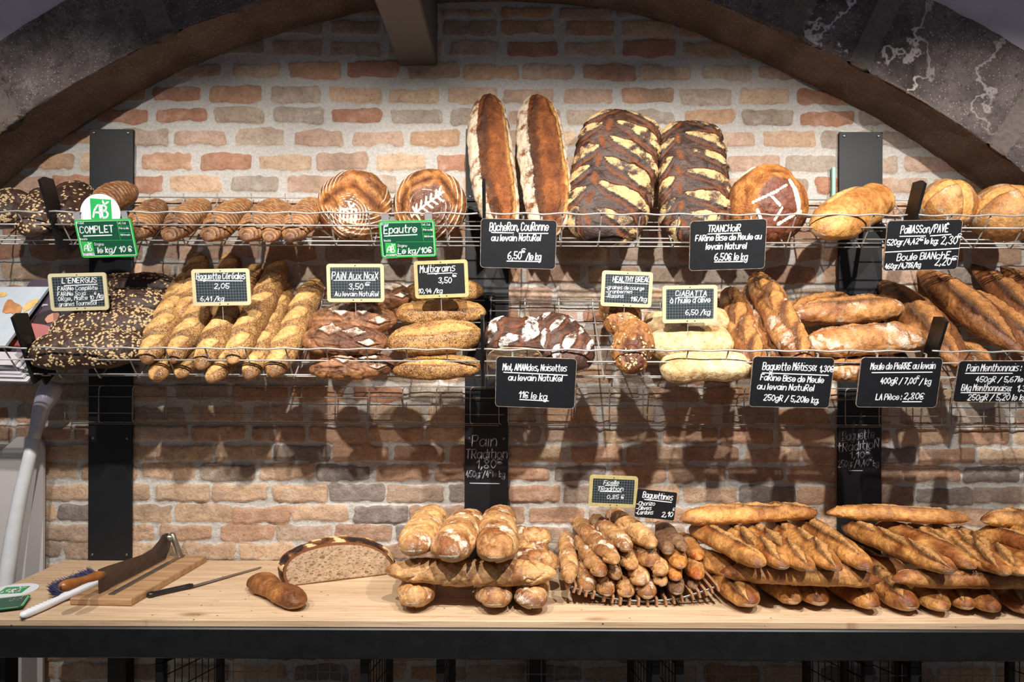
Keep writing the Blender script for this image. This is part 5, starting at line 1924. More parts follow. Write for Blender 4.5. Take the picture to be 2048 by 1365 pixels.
DU, DM = D + RU.top[0] - 0.012, D + RM.top[0] - 0.012
E = '\u20ac'
slate('black slate reading B\u00fbcheron, Couronne hung on the upper basket', (961, 437), (1113, 441), (1111, 538), (961, 536), DU, [
    ('B\u00fbcheRon, CouRonne', 979, 1096, 462, 16, 461), (None, 983, 465, 1027, 466), (None, 1038, 467, 1096, 467), ('au levain NatuRel', 983, 1081, 482, 12), ('6,50', 1017, 1043, 519, 15), (E, 1044, 1051, 506, 8), ('/le kg', 1053, 1083, 521, 14), (None, 1015, 523, 1083, 524)])
slate('black slate reading Tranchoir hung on the upper basket', (1379, 443), (1532, 438), (1530, 537), (1379, 542), DU, [
    ('TRANCHoiR', 1415, 1479, 464, 13, 462), (None, 1415, 468, 1481, 466), ('FARine Bise de Meule au', 1390, 1522, 482, 11, 478), ('levain Naturel', 1412, 1493, 499, 12, 497), ('6,50' + E + ' le kg', 1430, 1496, 521, 14, 520), (None, 1430, 524, 1487, 523)])
slate('black slate with two prices reading Paillasson and Boule Blanche', (1773, 442), (1922, 439), (1916, 538), (1767, 543), DU, [
    ('PaillASSon/PAV\u00c9', 1799, 1893, 467, 15, 464), (None, 1798, 473, 1849, 472), (None, 1859, 472, 1900, 469), ('520gr/4,42', 1773, 1835, 491, 11, 488), (E, 1838, 1845, 482, 7), ('le kg:', 1848, 1874, 488, 11), ('2,30', 1881, 1912, 488, 15), (E, 1913, 1920, 476, 8),
    (None, 1770, 505, 1918, 497), ('Boule BlANchE', 1794, 1899, 522, 13, 517), ('460gr/4,78' + E + '/kg', 1771, 1842, 539, 10, 535), ('2,20', 1871, 1902, 531, 14), (E, 1904, 1914, 521, 8)])
slate('black slate reading Miel, Amandes, Noisettes hung on the lower basket', (994, 713), (1154, 718), (1148, 819), (989, 812), DM, [
    ('Miel, AMANdes, Noisettes', 1006, 1133, 740, 13, 742), (None, 1008, 744, 1135, 750), ('au levain NatuRel', 1017, 1124, 760, 12, 762), ('11' + E + ' le kg', 1037, 1093, 794, 13, 799), (None, 1039, 798, 1097, 801)])
slate('black slate reading Baguette M\u00e9tisse hung on the lower basket', (1506, 713), (1667, 716), (1659, 818), (1497, 812), DM, [
    ('Baguette M\u00e9tisse:', 1524, 1630, 739, 15, 741), ('1,30' + E, 1637, 1664, 743, 12), (None, 1524, 745, 1655, 750), ('FaRine Bise de Meule', 1520, 1645, 759, 12, 765), ('au levain NatuRel', 1514, 1626, 777, 12, 781), ('250gR / 5,20le kg.', 1527, 1637, 799, 12, 805)])
slate('black slate reading Meule de Pierre au levain hung on the lower basket', (1722, 715), (1884, 716), (1873, 816), (1711, 814), DM, [
    ('Meule de PieRRE au levain', 1740, 1868, 739, 13, 737), (None, 1743, 745, 1863, 744), ('400gR / 7,00', 1760, 1830, 767, 12), (E, 1832, 1837, 758, 7), ('/ kg', 1838, 1860, 768, 12), ('LA Pi\u00e8ce :', 1751, 1802, 799, 12), ('2,80' + E, 1807, 1846, 798, 13), (None, 1805, 803, 1843, 803)])
slate('black slate reading Pain Menthonnais at the right edge of the photo', (1924, 722), (2086, 722), (2060, 806), (1898, 803), DM, [
    ('Pain Menthonnais :', 1935, 2043, 742, 14, 741), (None, 1932, 746, 2026, 746), ('450gR / 5,67le kg', 1950, 2062, 763, 11), ('BAg Menthonnaise:', 1919, 2018, 780, 13, 781), (None, 1918, 784, 2016, 785), ('1,30' + E, 2030, 2064, 781, 12), ('250gR / 5,20 le kg', 1929, 2046, 799, 12)])

framed("cream framed sign reading L'Energus in front of the oat loaves", (96, 548), (213, 545), (218, 619), (103, 624), 2.44, [
    ("L'ENERGUS", 125, 194, 567, 10, 565), (None, 130, 572, 196, 569), ('FARiNe Compl\u00e8te', 116, 196, 582, 8, 580), ('FARiNe Soja', 116, 172, 593, 8, 591), ('10', 181, 189, 600, 8), (E, 190, 194, 590, 5), ('/kg', 195, 208, 597, 9), (None, 183, 603, 207, 600), ('ORge, Malte', 117, 176, 603, 8, 600), ('graines Tournesol', 119, 194, 614, 8, 610)], px=163, dz=0.05)
framed('cream framed sign reading Baguette C\u00e9r\u00e9ales on a pin', (384, 539), (500, 537), (502, 611), (386, 612), 2.40, [
    ('Baguette C\u00e9r\u00e9ales', 394, 491, 559, 12, 558), (None, 397, 561, 486, 562), ('2,05', 429, 458, 577, 10), ('6,41 /kg', 401, 447, 602, 9, 601)], px=443, dz=0.05)
framed('cream framed sign reading Pain aux Noix on a pin', (653, 528), (768, 528), (769, 604), (655, 605), 2.42, [
    ('PAiN Aux NoiX', 664, 756, 559, 14), (None, 668, 561, 751, 561), ('3,50', 698, 726, 579, 11), (E, 731, 740, 572, 7), ('Au levain NatuRel', 670, 757, 593, 9)], px=711, dz=0.045)
framed('yellowed framed sign reading Multigrains without a grid', (826, 523), (935, 519), (938, 594), (832, 598), 2.44, [
    ('Multigrains', 840, 910, 546, 14, 542), (None, 855, 548, 905, 546), ('3,50', 878, 904, 566, 11), (E, 906, 914, 554, 7), ('10,94 /kg', 838, 886, 587, 9, 586)], grid=False, yellow=True, px=884, dz=0.05)
framed('cream framed sign reading Healthy Bread on a pin', (1206, 541), (1308, 545), (1300, 617), (1199, 611), 2.46, [
    ('HEALTHY BREAD', 1226, 1300, 563, 10, 564), (None, 1229, 565, 1297, 568), ('-graines de courge', 1211, 1288, 577, 7, 580), ('-cranberries', 1211, 1264, 586, 7), ('-Raisins', 1210, 1246, 595, 7), ('11' + E + '/kg', 1260, 1292, 602, 9)], px=1248, dz=0.05)
framed('cream framed sign reading Ciabatta above the pale flat breads', (1325, 572), (1435, 570), (1433, 645), (1324, 647), 2.40, [
    ('CiABATTA', 1351, 1413, 592, 10), (None, 1356, 595, 1411, 594), ("\u00e0 l'huile d'olive", 1340, 1420, 607, 11, 605), ('6,50 /kg', 1371, 1420, 630, 10, 629)], px=1376, dz=0.055)
framed('yellowed framed sign reading Ficelle Tradition above the bread sticks', (1179, 950), (1276, 954), (1273, 1016), (1177, 1012), 2.56, [
    ('Ficelle', 1207, 1237, 969, 8), (None, 1210, 971, 1236, 971), ('TRadition', 1195, 1246, 982, 9), (None, 1200, 983, 1243, 984), ('0,85 ' + E, 1214, 1248, 998, 8)], yellow=True, px=1223, dz=0.04, hw=0.7)
s = Sign('slate_price_sign', 'small black sign reading Baguettines on a pin above the short sticks', (1273, 978), (1352, 986), (1350, 1042), (1271, 1034), 2.50, 2.51, 'black slate price signs')
s.board('slate', r=0.006, th=0.003)
s.text([('Baguettines', 1284, 1343, 995, 12, 1001), (None, 1288, 999, 1342, 1005), ('-Chorizo', 1273, 1309, 1011, 8), ('-Olives', 1273, 1303, 1020, 8), ('-Lardons', 1273, 1307, 1029, 8), ('2,10', 1325, 1346, 1034, 10), (E, 1346, 1349, 1022, 6)], hw=0.85)
s.holes([(1312, 984), (1304, 1034), (1318, 1036)]).pin(1309, 0.11)


def leaf(mb, cx, cy, a, l, w, z):
    pts = []
    for t in np.linspace(0, 1, 8):
        pts.append((t * l, w * math.sin(PI * t)))
    for t in np.linspace(1, 0, 8)[1:-1]:
        pts.append((t * l, -w * math.sin(PI * t) * 0.35))
    ca_, sa = math.cos(a), math.sin(a)
    mb.add([(cx + u * ca_ - v * sa, cy + u * sa + v * ca_, z) for u, v in pts], [tuple(range(len(pts)))])


def logo(parent, cx, cy, sz, z, g='label_green', frame=None):
    """white A B and two leaves on a leaning green square"""
    h = sz / 2
    m = MB()
    m.prism([(cx - h, cy - h), (cx + h, cy - h * 1.12), (cx + h, cy + h * 0.86), (cx - h, cy + h)], z, z + 0.0003)
    m.build('logo_square', M[g], parent, local=True)
    m = MB()
    u = sz / 10
    pa = [(-3.9, -3.8), (-3.2, -0.8), (-1.6, 1.6), (-0.9, 1.8), (-0.5, 1.7), (-0.5, -4.0)]
    pb = [(0.5, -4.1), (0.4, 1.6), (1.6, 1.6), (2.6, 0.9), (2.2, -0.6), (0.5, -1.0), (2.2, -1.0), (3.2, -2.2), (2.8, -3.6), (1.8, -4.1), (0.5, -4.1)]
    bar = [(-3.1, -1.6), (-0.5, -1.8)]
    for p in (pa, pb, bar):
        ribbon(m, [(cx + a * u, cy + b_ * u) for a, b_ in p], 0.42 * u, z + 0.0003, 0.0003)
    leaf(m, cx + 2.0 * u, cy + 2.0 * u, 0.55, 2.6 * u, 0.7 * u, z + 0.0006)
    leaf(m, cx + 2.0 * u, cy + 2.0 * u, 2.0, 2.5 * u, 0.7 * u, z + 0.0006)
    m.build('logo_letters', M['white_plastic'], parent, local=True)


def green_sign(label, TL, TR, BR, BL, d, main, price, extra, clip_px, lean=1.018):
    s = Sign('green_price_sign', label, TL, TR, BR, BL, d, d * lean, 'green organic price signs')
    MB().prism(rrect(s.W - 0.004, s.H - 0.004, 0.008), -0.0016, 0.0014).build('panel', M['green_dark'], s.t, local=True)
    s.z = 0.0014
    s.ring('border', 'green', 0.0055, r=0.010, th=0.0044, ri=0.004)
    s.ring('border_line', 'white_plastic', 0.0014, r=0.0045, th=0.0036, out=0.0055, ri=0.0034, z0=0.001)
    dx, dy = TL[0] - 150, TL[1] - 440
    q = lambda x, y: (TL[0] + (x - 150), TL[1] + (y - 440))
    lines = []
    for x0, y0, x1, y1 in ((236, 442, 242, 479), (237, 452, 261, 452), (239, 465, 263, 465), (186, 481, 268, 480), (189, 496, 271, 495), (244, 442, 245, 452)):
        lines.append((None, *q(x0, y0), *q(x1, y1)))
    s.text(lines, hw=0.35, mat='green', name='rule_lines')
    s.text([('Produit', *[q(x, 0)[0] for x in (156, 170)], q(0, 448)[1], 4), ('Cat.', *[q(x, 0)[0] for x in (237, 244)], q(0, 448)[1], 4), ('Cal.', *[q(x, 0)[0] for x in (247, 254)], q(0, 448)[1], 4),
            ('Prix au kilo', *[q(x, 0)[0] for x in (240, 260)], q(0, 458)[1], 4), ('Unit\u00e9 de vente', *[q(x, 0)[0] for x in (243, 262)], q(0, 471)[1], 3.5), ('Vari\u00e9t\u00e9', *[q(x, 0)[0] for x in (161, 175)], q(0, 480)[1], 4),
            ('Origine', *[q(x, 0)[0] for x in (189, 208)], q(0, 491)[1], 6)], hw=0.45, name='printed_text')
    s.text([main, (None, *extra)] + price, hw=1.0)
    u, v = s.uv(*q(175.5, 493))
    logo(s.t, u, v, 22 * s.k, 0.0015, 'green')
    u0, v0 = s.uv(*q(166, 507))
    MB().box((u0 - 0.001, v0 - 0.0115, 0.0014), (u0 + 22 * s.k, v0 + 0.0015, 0.0018)).build('caption_strip', M['white_plastic'], s.t, local=True)
    s.z = 0.0018
    s.text([('AGRICULTURE', *[q(x, 0)[0] for x in (166, 188)], q(0, 509)[1], 2.4), ('BIOLOGIQUE', *[q(x, 0)[0] for x in (167, 188)], q(0, 513)[1], 2.4)], hw=0.3, mat='green_dark', name='caption')
    for a, b_ in clip_px:
        u, _ = s.uv(a, TL[1])
        u2, _ = s.uv(b_, TL[1])
        MB().box((u, s.H / 2 - 0.012, -0.0036), (u2, s.H / 2 + 0.024, -0.0018)).build('clip', M['clear'], s.t, local=True)
        MB().box((u, s.H / 2 + 0.023, -0.016), (u2, s.H / 2 + 0.0248, -0.0018)).build('clip', M['clear'], s.t, local=True)
    return s


s1 = green_sign('green organic price sign reading Complet on the upper basket', (150, 440), (264, 437), (275, 513), (163, 516), DU - 0.006, ('COMPLET', 162, 228, 466, 13, 464), [('le kg/ 10 ' + E, 196, 264, 506, 11, 503)], (168, 472, 225, 470), ((150, 163), (246, 258)))
s2 = green_sign('green organic price sign reading Epautre on the upper basket', (757, 443), (869, 440), (873, 513), (764, 516), DU - 0.006, ('Epautre', 768, 834, 467, 15, 464), [('Le kg/10' + E, 797, 865, 508, 11, 505)], (769, 472, 835, 469), ((763, 778), (850, 865)))
# round badge standing behind the first green sign
s = Sign('round_badge', 'round white badge with a green leaf logo standing behind the green price sign', (161, 388), (241, 388), (241, 466), (161, 466), DU - 0.002, DU + 0.012)
s.t['category'] = 'badge'
MB().prism([(s.W / 2 * math.cos(a), s.H / 2 * math.sin(a)) for a in np.linspace(0, 2 * PI, 49)[:-1]], -0.0012, 0.0012).build('disc', M['white_plastic'], s.t, local=True)
u, v = s.uv(203, 418)
logo(s.t, u, v, 42 * s.k, 0.0013)

# lettering chalked straight on the wall plates (a part of each plate)
def post_text(t, lines, Y, hw):
    mb = MB()
    fl = []
    for ln in lines:
        if ln[0] is None:
            a, b_ = P(ln[1], ln[2], Y), P(ln[3], ln[4], Y)
            ribbon(mb, [(a[0], a[2]), (b_[0], b_[2])], hw, 0)
        else:
            tx, x0, x1, yb, cap = ln[:5]
            a, b_ = P(x0, yb, Y), P(x1, ln[5] if len(ln) > 5 else yb, Y)
            write(mb, tx, a[0], b_[0], a[2], cap * (D + Y) / F, hw, 0, slope=(b_[2] - a[2]) / (b_[0] - a[0]), shear=0.03)
    v = np.concatenate(mb.v)
    w = np.stack([v[:, 0], np.full(len(v), Y), v[:, 1]], 1)
    o = link_mesh('chalk_lettering', w, mb.f, M['dim_chalk'], parent=t, smooth=False)
    tag(o, 'grey chalk lettering')


post_text(post_objs[1], [('Pain', 944, 993, 893, 22), ('TRadition', 932, 1014, 918, 19, 917), ('1,80', 953, 991, 937, 17), (E, 994, 1004, 929, 10), ('450gr/4', 932, 977, 955, 13), (E, 978, 983, 949, 8), ('le kg', 985, 1009, 955, 12), (None, 940, 967, 999, 968)], -0.0248, 0.0016)
post_text(post_objs[2], [('Baguette', 1685, 1748, 882, 18, 877), ('tRaditioN', 1676, 1757, 905, 18, 896), ('1,10', 1700, 1728, 917, 13), (E, 1731, 1739, 909, 9), ('250gr/4,40', 1676, 1737, 935, 13, 932), (E, 1738, 1744, 924, 9), ('kg', 1746, 1757, 933, 11), (None, 1698, 942, 1725, 942)], -0.0248, 0.0016)


# ------------------------------------------------------------------ wooden slat cradle
def cradle():
    t = thing('slatted_cradle', 'wooden slat cradle on bent metal rods, full of thin bread sticks', 'basket', PT(1285, 1190, 0))
    fpx = [(1137, 1178), (1165, 1188), (1200, 1198), (1240, 1206), (1285, 1209), (1330, 1207), (1370, 1200), (1403, 1190), (1433, 1179)]
    YF, YB = -0.500, -0.165
    fr = np.array([P(a, b_, YF) for a, b_ in fpx])
    lo_ = fr[:, 2].min()
    fr[:, 2] += max(0, ZT + 0.013 - lo_)
    bk = fr.copy()
    bk[:, 1] = YB
    sp = np.linspace(0, len(fr) - 1, 41)
    cur = lambda A_: np.stack([np.interp(sp, np.arange(len(A_)), A_[:, k]) for k in range(3)], 1)
    cf, cb_ = cur(fr), cur(bk)
    for c in (cf, cb_):
        MB().tube(list(c), 0.0045, 8).build('metal_rod', M['screw'], t, smooth=True)
    first = None
    for i in range(20):
        j = int(round(i * 40 / 19))
        p, q = cf[j], cb_[j]
        a = cf[min(j + 1, 40)] - cf[max(j - 1, 0)]
        a /= np.linalg.norm(a)
        n = np.cross(np.array([0, 1.0, 0]), a)
        n = n if n[2] > 0 else -n
        m = MB()
        hw_, dn, up_ = 0.0040, 0.0125, 0.014
        rings = []
        for yy, s_ in ((p[1] - 0.020, 0.8), (p[1] - 0.014, 1.0), (q[1] + 0.02, 1.0)):
            o = np.array([p[0], yy, p[2]])
            rings.append([o - a * hw_ * s_ - n * dn * s_, o + a * hw_ * s_ - n * dn * s_, o + a * hw_ * s_ + n * up_ * s_, o - a * hw_ * s_ + n * up_ * s_])
        m.loft(rings)
        m.build('slat', M['slat_wood'], t)


cradle()

# ------------------------------------------------------------------ slicing board with hinged blade
def slicer():
    h = 0.024
    base = [PT(140, 1197, h), PT(263, 1199, h), PT(413, 1113, h), PT(318, 1110, h)]
    # straighten into a plank: front edge and direction
    fl, frr = base[0], base[1]
    br = base[2]
    bl = br + (fl - frr) * 0.82
    t = thing('bread_slicer', 'old hinged bread slicer with dark blade on a wooden plank', 'bread slicer', (fl + br) / 2 - np.array([0, 0, h]))
    m = MB()
    pl = np.array([fl, frr, br, bl])
    c = pl.mean(0)
    m.loft([[p + (c - p) * k + np.array([0, 0, z]) for p in pl] for k, z in ((0.015, -h + 0.0005), (0, -h + 0.004), (0, -0.004), (0.015, 0))])
    m.build('plank', M['board_wood'], t)
    a0, a1 = PT(199, 1189, h), PT(346, 1113, h)
    e = (a1 - a0) / np.linalg.norm(a1 - a0)
    nrm = np.array([e[1], -e[0], 0])
    nrm /= np.linalg.norm(nrm)
    ppx = [(198, 1187), (197, 1140), (215, 1133), (250, 1122), (285, 1110), (305, 1098), (318, 1083), (326, 1070), (334, 1067), (341, 1072), (342, 1082), (338, 1100), (330, 1119), (300, 1137), (260, 1158)]
    pts = [PV(x, y, a0, a1) for x, y in ppx]
    for p in pts:
        p[2] = max(p[2], ZT + h + 0.003)
    m = MB()
    m.loft([[p + nrm * d_ for p in pts] for d_ in (-0.002, 0.002)])
    m.build('blade', M['blade'], t)
    # handle
    h0, h1 = PV(202, 1150, a0, a1), PV(121, 1176, a0, a1)
    h1[2] = max(h1[2], h0[2] - 0.02)
    ax = h1 - h0
    L = np.linalg.norm(ax)
    m = MB()
    prof = [(0, 0.0105), (0.02, 0.0135), (0.10, 0.0150), (0.22, 0.0140), (0.35, 0.0120), (0.52, 0.0130), (0.70, 0.0165), (0.85, 0.0185), (0.94, 0.0165), (0.985, 0.010), (1.0, 0.003)]
    m.tube([h0 + ax * q for q, _ in prof], 0, 16, rs=[r for _, r in prof])
    ho = m.build('handle', M['handle_wood'], t, smooth=True)
    m = MB().tube([h0 - ax / L * 0.014, h0 - ax / L * 0.002, h0 + ax / L * 0.002], 0, 14, rs=[0.0095, 0.0125, 0.0125])
    m.build('ferrule', M['cast_steel'], t, smooth=True)
    m = MB().tube([h1 - ax / L * 0.004, h1 + ax / L * 0.0018], 0.0045, 10)
    m.build('end_rivet', M['screw'], ho)
    # hinge post and pivot
    pv = PV(337, 1076, a0, a1)
    m = MB()
    ft = PT(352, 1116, h)
    pp = [pv + np.array([0, 0, 0.014]), pv + np.array([0.006, 0, 0.012]), pv * 0.6 + ft * 0.4 + np.array([0.012, 0, 0]), ft + np.array([0.010, 0, 0.003]), ft + np.array([0, 0, 0.0])]
    m.tube([q + nrm * 0.008 for q in pp], 0, 10, rs=[0.008, 0.012, 0.010, 0.011, 0.012])
    m.build('hinge_post', M['cast_steel'], t, smooth=True)
    m = MB().tube([pv - nrm * 0.014, pv - nrm * 0.009, pv + nrm * 0.020], 0, 14, rs=[0.010, 0.0145, 0.0145])
    m.build('pivot_bolt', M['cast_steel'], t, smooth=True)
    m = MB()
    r0, r1 = PT(222, 1191, h), PT(366, 1112, h)
    sd_ = nrm * 0.010
    m.loft([[r0 - sd_ + (0, 0, z), r0 + sd_ + (0, 0, z), r1 + sd_ + (0, 0, z), r1 - sd_ + (0, 0, z)] for z in (0.0003, 0.004)])
    ro = m.build('guide_rail', M['cast_steel'], t)
    for f_ in (0.06, 0.94):
        q = r0 + (r1 - r0) * f_
        MB().loft([[(q[0] + rr * math.cos(a), q[1] + rr * math.sin(a), q[2] + zz) for a in np.linspace(0, 2 * PI, 10)[:-1]] for rr, zz in ((0.004, 0.0041), (0.004, 0.006), (0.0015, 0.0068))]).build('screw', M['screw'], ro)


slicer()


def brush():
    A_, B_ = PT(42, 1232, 0.014), PT(205, 1160, 0.018)
    ax = B_ - A_
    ax[2] = 0
    L = np.linalg.norm(ax)
    ax /= L
    sd = np.array([-ax[1], ax[0], 0])
    t = thing('table_brush', 'white handled table brush with navy bristles beside the slicer', 'brush', (A_ + B_) / 2 - np.array([0, 0, 0.014]))
    m = MB()
    rings = []
    for f_, w_, h_, z_ in ((0.0, 0.006, 0.005, 0.012), (0.03, 0.014, 0.010, 0.012), (0.25, 0.015, 0.010, 0.012), (0.45, 0.011, 0.010, 0.014), (0.52, 0.018, 0.010, 0.017), (0.98, 0.019, 0.010, 0.019), (1.0, 0.014, 0.006, 0.019)):
        o = A_ + ax * L * f_
        o[2] = ZT + z_
        rings.append([o + sd * w_ * math.copysign(abs(math.cos(a)) ** 0.6, math.cos(a)) + np.array([0, 0, h_ * math.copysign(abs(math.sin(a)) ** 0.6, math.sin(a))]) for a in np.linspace(0, 2 * PI, 17)[:-1]])
    m.loft(rings)
    hd = m.build('handle', M['white_plastic'], t, smooth=True)
    m = MB()
    for f_ in (0.10, 0.145, 0.19, 0.235, 0.28, 0.325, 0.37):
        o = A_ + ax * L * f_
        m.tube([np.array([*(o - sd * 0.0135)[:2], ZT + 0.0150]), np.array([*(o - sd * 0.004)[:2], ZT + 0.0218]), np.array([*(o + sd * 0.010)[:2], ZT + 0.0218])], 0.0016, 5)
    m.build('grip_rib', M['white_plastic'], hd)
    m = MB()
    rn_ = random.Random(3)
    for k in range(2600):
        f_ = rn_.uniform(0.50, 1.04)
        o = A_ + ax * L * f_ + sd * rn_.uniform(0.008, 0.022)
        o[2] = ZT + rn_.uniform(0.012, 0.030)
        l_ = rn_.uniform(0.040, 0.056)
        d_ = sd * l_ * 0.92 + ax * rn_.uniform(-0.007, 0.007) + np.array([0, 0, l_ * rn_.uniform(0.05, 0.55)])
        s_ = np.cross(d_, [0, 0, 1.0])
        s_ = s_ / np.linalg.norm(s_) * 0.0009
        up = np.array([0, 0, 0.0009])
        e = o + d_
        e[2] = max(e[2], ZT + 0.002)
        m.add([o - s_, o + s_, o + up * 1.6, e - s_ * 0.6, e + s_ * 0.6, e + up], [(0, 1, 4, 3), (1, 2, 5, 4), (2, 0, 3, 5), (3, 4, 5)])
    b_ = m.build('bristles', M['bristle'], t)
    b_['kind'] = 'stuff'


brush()


def knife():
    A_, B_, Cc = PT(297, 1191, 0.010), PT(383, 1172, 0.010), PT(524, 1133, 0.006)
    ax = B_ - A_
    sd = np.array([-ax[1], ax[0], 0])
    sd /= np.linalg.norm(sd)
    t = thing('bread_knife', 'long bread knife with black handle lying on the table', 'knife', (A_ + Cc) / 2 - np.array([0, 0, 0.008]))
    m = MB()
    rings = []
    for f_, w_, h_ in ((-0.03, 0.006, 0.005), (0, 0.012, 0.009), (0.08, 0.013, 0.010), (0.15, 0.010, 0.008), (0.8, 0.0105, 0.008), (0.95, 0.013, 0.0085), (1.03, 0.008, 0.006)):
        o = A_ + ax * f_
        o[2] = ZT + 0.0105
        rings.append([o + sd * w_ * math.cos(a) + np.array([0, 0, h_ * math.sin(a)]) for a in np.linspace(0, 2 * PI, 15)[:-1]])
    m.loft(rings)
    hd = m.build('handle', M['black_plastic'], t, smooth=True)
    m = MB()
    o1, o2 = A_ + ax * 0.17, A_ + ax * 0.86
    up = np.array([0, 0, 1.0])
    for o in (o1, o2):
        o[2] = ZT + 0.0185
    m.loft([[o1 - sd * 0.0022 + up * z, o1 + sd * 0.0022 + up * z, o2 + sd * 0.0022 + up * z, o2 - sd * 0.0022 + up * z] for z in (-0.004, 0.0004)])
    tag(m.build('tang', M['cast_steel'], hd), 'grey metal tang')
    m = MB()
    bx = Cc - B_
    out = [(0, -0.010), (0.9, -0.0095), (0.97, -0.006), (1.0, 0.002), (0.98, 0.009), (0.0, 0.011)]
    m.loft([[B_ + bx * f_ + sd * w_ + np.array([0, 0, z]) for f_, w_ in out] for z in (-0.0045, -0.003)])
    m.build('blade', M['cast_steel'], t)


knife()

# ---- organic tag lying at the left end of the table
cx = PT(28, 1178, 0.008)
mm = np.eye(4)
rt = 0.25
mm[:3, 0], mm[:3, 1], mm[:3, 3] = (math.cos(rt), math.sin(rt), 0), (-math.sin(rt), math.cos(rt), 0), cx
t = thing('round_badge', 'round white badge with a green leaf logo lying flat on the table', 'badge', mat=mm.tolist())
MB().prism([(0.072 * math.cos(a), 0.072 * math.sin(a)) for a in np.linspace(0, 2 * PI, 41)[:-1]], -0.008, -0.0045).build('disc', M['white_plastic'], t, local=True)
logo(t, 0.0, 0.0, 0.076, -0.0045)
c0 = PT(62, 1190, 0.012)
mm = np.eye(4)
rt = 0.42
mm[:3, 0], mm[:3, 1], mm[:3, 3] = (math.cos(rt), math.sin(rt), 0), (-math.sin(rt), math.cos(rt), 0), c0
t = thing('green_price_sign', 'dark green price sign lying on the table at the left edge', 'sign', mat=mm.tolist(), group='green organic price signs')
MB().prism(rrect(0.20, 0.125, 0.009, cx=-0.10, cy=-0.0625), -0.0035, 0.0).build('panel', M['green_dark'], t, local=True)
m = MB()
q = rrect(0.196, 0.121, 0.008, cx=-0.10, cy=-0.0625)
ribbon(m, q + q[:1], 0.0022, 0.0)
m.build('border', M['green'], t, local=True)
m = MB()
q = rrect(0.188, 0.113, 0.006, cx=-0.10, cy=-0.0625)
ribbon(m, q + q[:1], 0.0006, 0.0)
for tx, x0, y0, w_ in (('Cat.', -0.052, -0.012, 0.012), ('Cal.', -0.032, -0.012, 0.012), ('Prix au kilo', -0.052, -0.030, 0.036), ('Unit\u00e9 de vente', -0.052, -0.048, 0.038)):
    write(m, tx, x0, x0 + w_, y0, 0.006, 0.0006, 0.0)
write(m, '2', -0.095, -0.082, -0.05, 0.024, 0.0018, 0.0)
m.build('lettering', M['chalk'], t, local=True)

# ---- white board and pole at the far left
Yb = -0.035
q = [P(a, b_, Yb) for a, b_ in ((-60, 960), (38, 874), (81, 873), (91, 895))]
zb = 0.0
poly = [(p[0], p[2]) for p in q] + [(q[3][0], zb), (q[0][0], zb)]
m = MB()
m.prism(poly, 0, 0.012, frame=np.array([[1, 0, 0, 0], [0, 0, 1, Yb - 0.012], [0, 1, 0, 0]]))
t = tag(m.build('white_board', M['grey_board'], origin=(-1.9, Yb, 0)), 'off white cut corner board standing against the wall beyond the table', 'board')
m = MB()
hp = P(77, 895, Yb - 0.0125)
m.tube([hp + np.array([0, 0.001, 0]), hp + np.array([0, -0.0006, 0])], 0.003, 9)
m.build('hole', M['dot'], t)

px_ = [(104, 772, -0.085), (96, 792, -0.09), (84, 815, -0.095), (72, 860, -0.11), (58, 920, -0.13), (42, 985, -0.15), (28, 1060, -0.17), (18, 1120, -0.185), (12, 1170, -0.20), (4, 1260, -0.22), (-2, 1390, -0.25)]
pp = [P(*a) for a in px_]
foot = pp[-1].copy()
t = thing('white_pole', 'white pole with a milky bulb end leaning in the left corner', 'pole', foot)
m = MB()
m.tube(pp[3:] + [foot + np.array([-0.02, -0.02, -foot[2]])], 0, 14, rs=[0.0215, 0.023, 0.0245, 0.026, 0.027, 0.0275, 0.028, 0.028, 0.028][:len(pp[3:]) + 1])
m.build('shaft', M['pole'], t, smooth=True)
m = MB()
ext = [pp[0] + (pp[0] - pp[1]) * 0.4] + pp[:4] + [pp[3] * 0.7 + pp[4] * 0.3]
m.tube(ext, 0, 16, rs=[0.030, 0.040, 0.041, 0.032, 0.0235, 0.022])
tag(m.build('bulb_end', M['pole_end'], t, smooth=True), 'milky plastic bulb end')


# ---- catalogues in the basket at the far left
def sheet(name, label, quad, d, th, mats, group, prints):
    """a leaning printed booklet: quad of pixels, depth (top, bottom)"""
    pt = [P(*quad[0], -D + d[0]), P(*quad[1], -D + d[0]), P(*quad[2], -D + d[1]), P(*quad[3], -D + d[1])]
    n = np.cross(pt[1] - pt[0], pt[3] - pt[0])
    n /= np.linalg.norm(n)
    n = n if n[1] < 0 else -n
    t = thing(name, label, 'catalogue', sum(pt) / 4, group)
    MB().loft([[p - n * th for p in pt], [p for p in pt]]).build('cover', M[mats], t)
    pl0 = pt[0]
    for k, (nm, mt, poly) in enumerate(prints):
        v = []
        for px, py in poly:
            r = ray(px, py)
            v.append(CAM + r * (np.dot(pl0 - CAM, n) / np.dot(r, n)) + n * (0.0016 + 0.0002 * k))
        link_mesh(nm, np.array(v), [tuple(range(len(v)))], M[mt], parent=t, smooth=False)
    return t


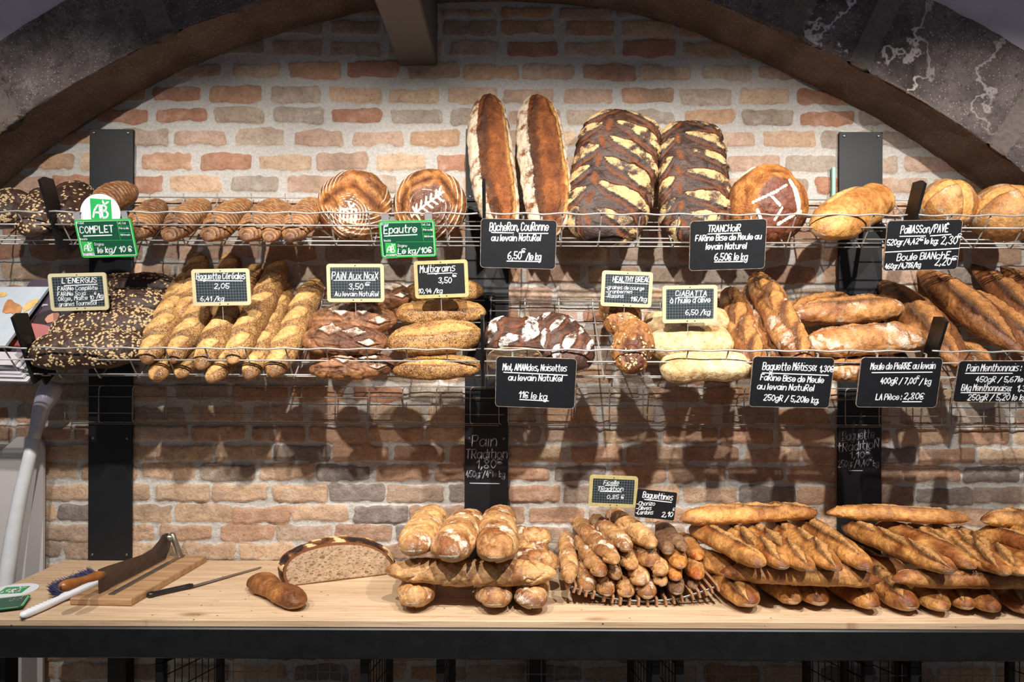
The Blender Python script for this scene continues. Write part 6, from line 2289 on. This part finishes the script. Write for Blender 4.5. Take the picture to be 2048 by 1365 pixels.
sheet('catalogue', 'plum covered catalogue with a smiling woman printed on it, behind the left steel plate', [(62, 560), (175, 560), (135, 715), (-40, 715)], (2.64, 2.50), 0.012, 'page_dark', 'catalogues at the left', [
    ('title_strip', 'orange_strip', [(-40, 680), (78, 680), (74, 692), (-40, 692)]),
    ('printed_shoulder', 'print_pink', [(30, 690), (48, 655), (62, 647), (88, 650), (106, 656), (100, 668), (72, 682), (50, 692)]),
    ('printed_hair', 'print_hair', [(62, 646), (70, 634), (84, 625), (100, 621), (117, 620), (122, 628), (112, 640), (96, 648), (86, 650)]),
    ('printed_face', 'print_skin', [(90, 640), (96, 632), (106, 627), (117, 626), (120, 631), (114, 640), (104, 645), (95, 647)]),
    ('printed_title', 'paper', [(82, 614), (84, 613.6), (86, 609), (96, 609.4), (96, 612), (88, 612), (86, 614)])])
sheet('catalogue', 'pale blue catalogue with printed bread on its cover, leaning at the far left', [(-60, 574), (98, 574), (10, 692), (-110, 692)], (2.60, 2.46), 0.010, 'page_blue', 'catalogues at the left', [
    ('printed_bun', 'print_yellow', [(0, 586), (12, 584), (15, 590), (10, 594), (0, 595)]),
    ('printed_melon', 'print_yellow', [(46, 618), (52, 608), (64, 601), (78, 598), (76, 606), (66, 615), (56, 622), (48, 626)]),
    ('printed_loaf', 'print_bread', [(5, 625), (10, 608), (16, 600), (24, 600), (30, 606), (40, 610), (45, 615), (43, 624), (38, 630), (30, 631), (22, 627), (12, 628)])])
rn = random.Random(8)
for i in range(5):
    y = 758 - i * 8
    a, b_ = PB(-70, y, RM, 0.010 + 0.009 * i), PB(58 - i * 7, y + 3, RM, 0.010 + 0.009 * i)
    m = MB()
    up = RM.n
    dirb = RM.dir3 if hasattr(RM, 'dir3') else np.array([0, RM.dir[0], RM.dir[1]])
    q = [a - dirb * 0.01, b_ - dirb * 0.01, b_ + dirb * 0.06, a + dirb * 0.06]
    rings = []
    for z in np.linspace(-0.0042, 0.0042, 6):
        rings.append([p + up * z + np.array([rn.uniform(-0.002, 0.002), rn.uniform(-0.002, 0.002), 0]) for p in q])
    m.loft(rings)
    tag(m.build('brochure', M['paper'], origin=(a + b_) / 2), ['white brochure at the bottom of the stack behind the wires at far left', 'white brochure second from the bottom of the stack at far left', 'white brochure in the middle of the stack at far left', 'white brochure second from the top of the stack at far left', 'white brochure topmost of the stack at far left'][i], 'brochure', 'white brochures stacked at the left')
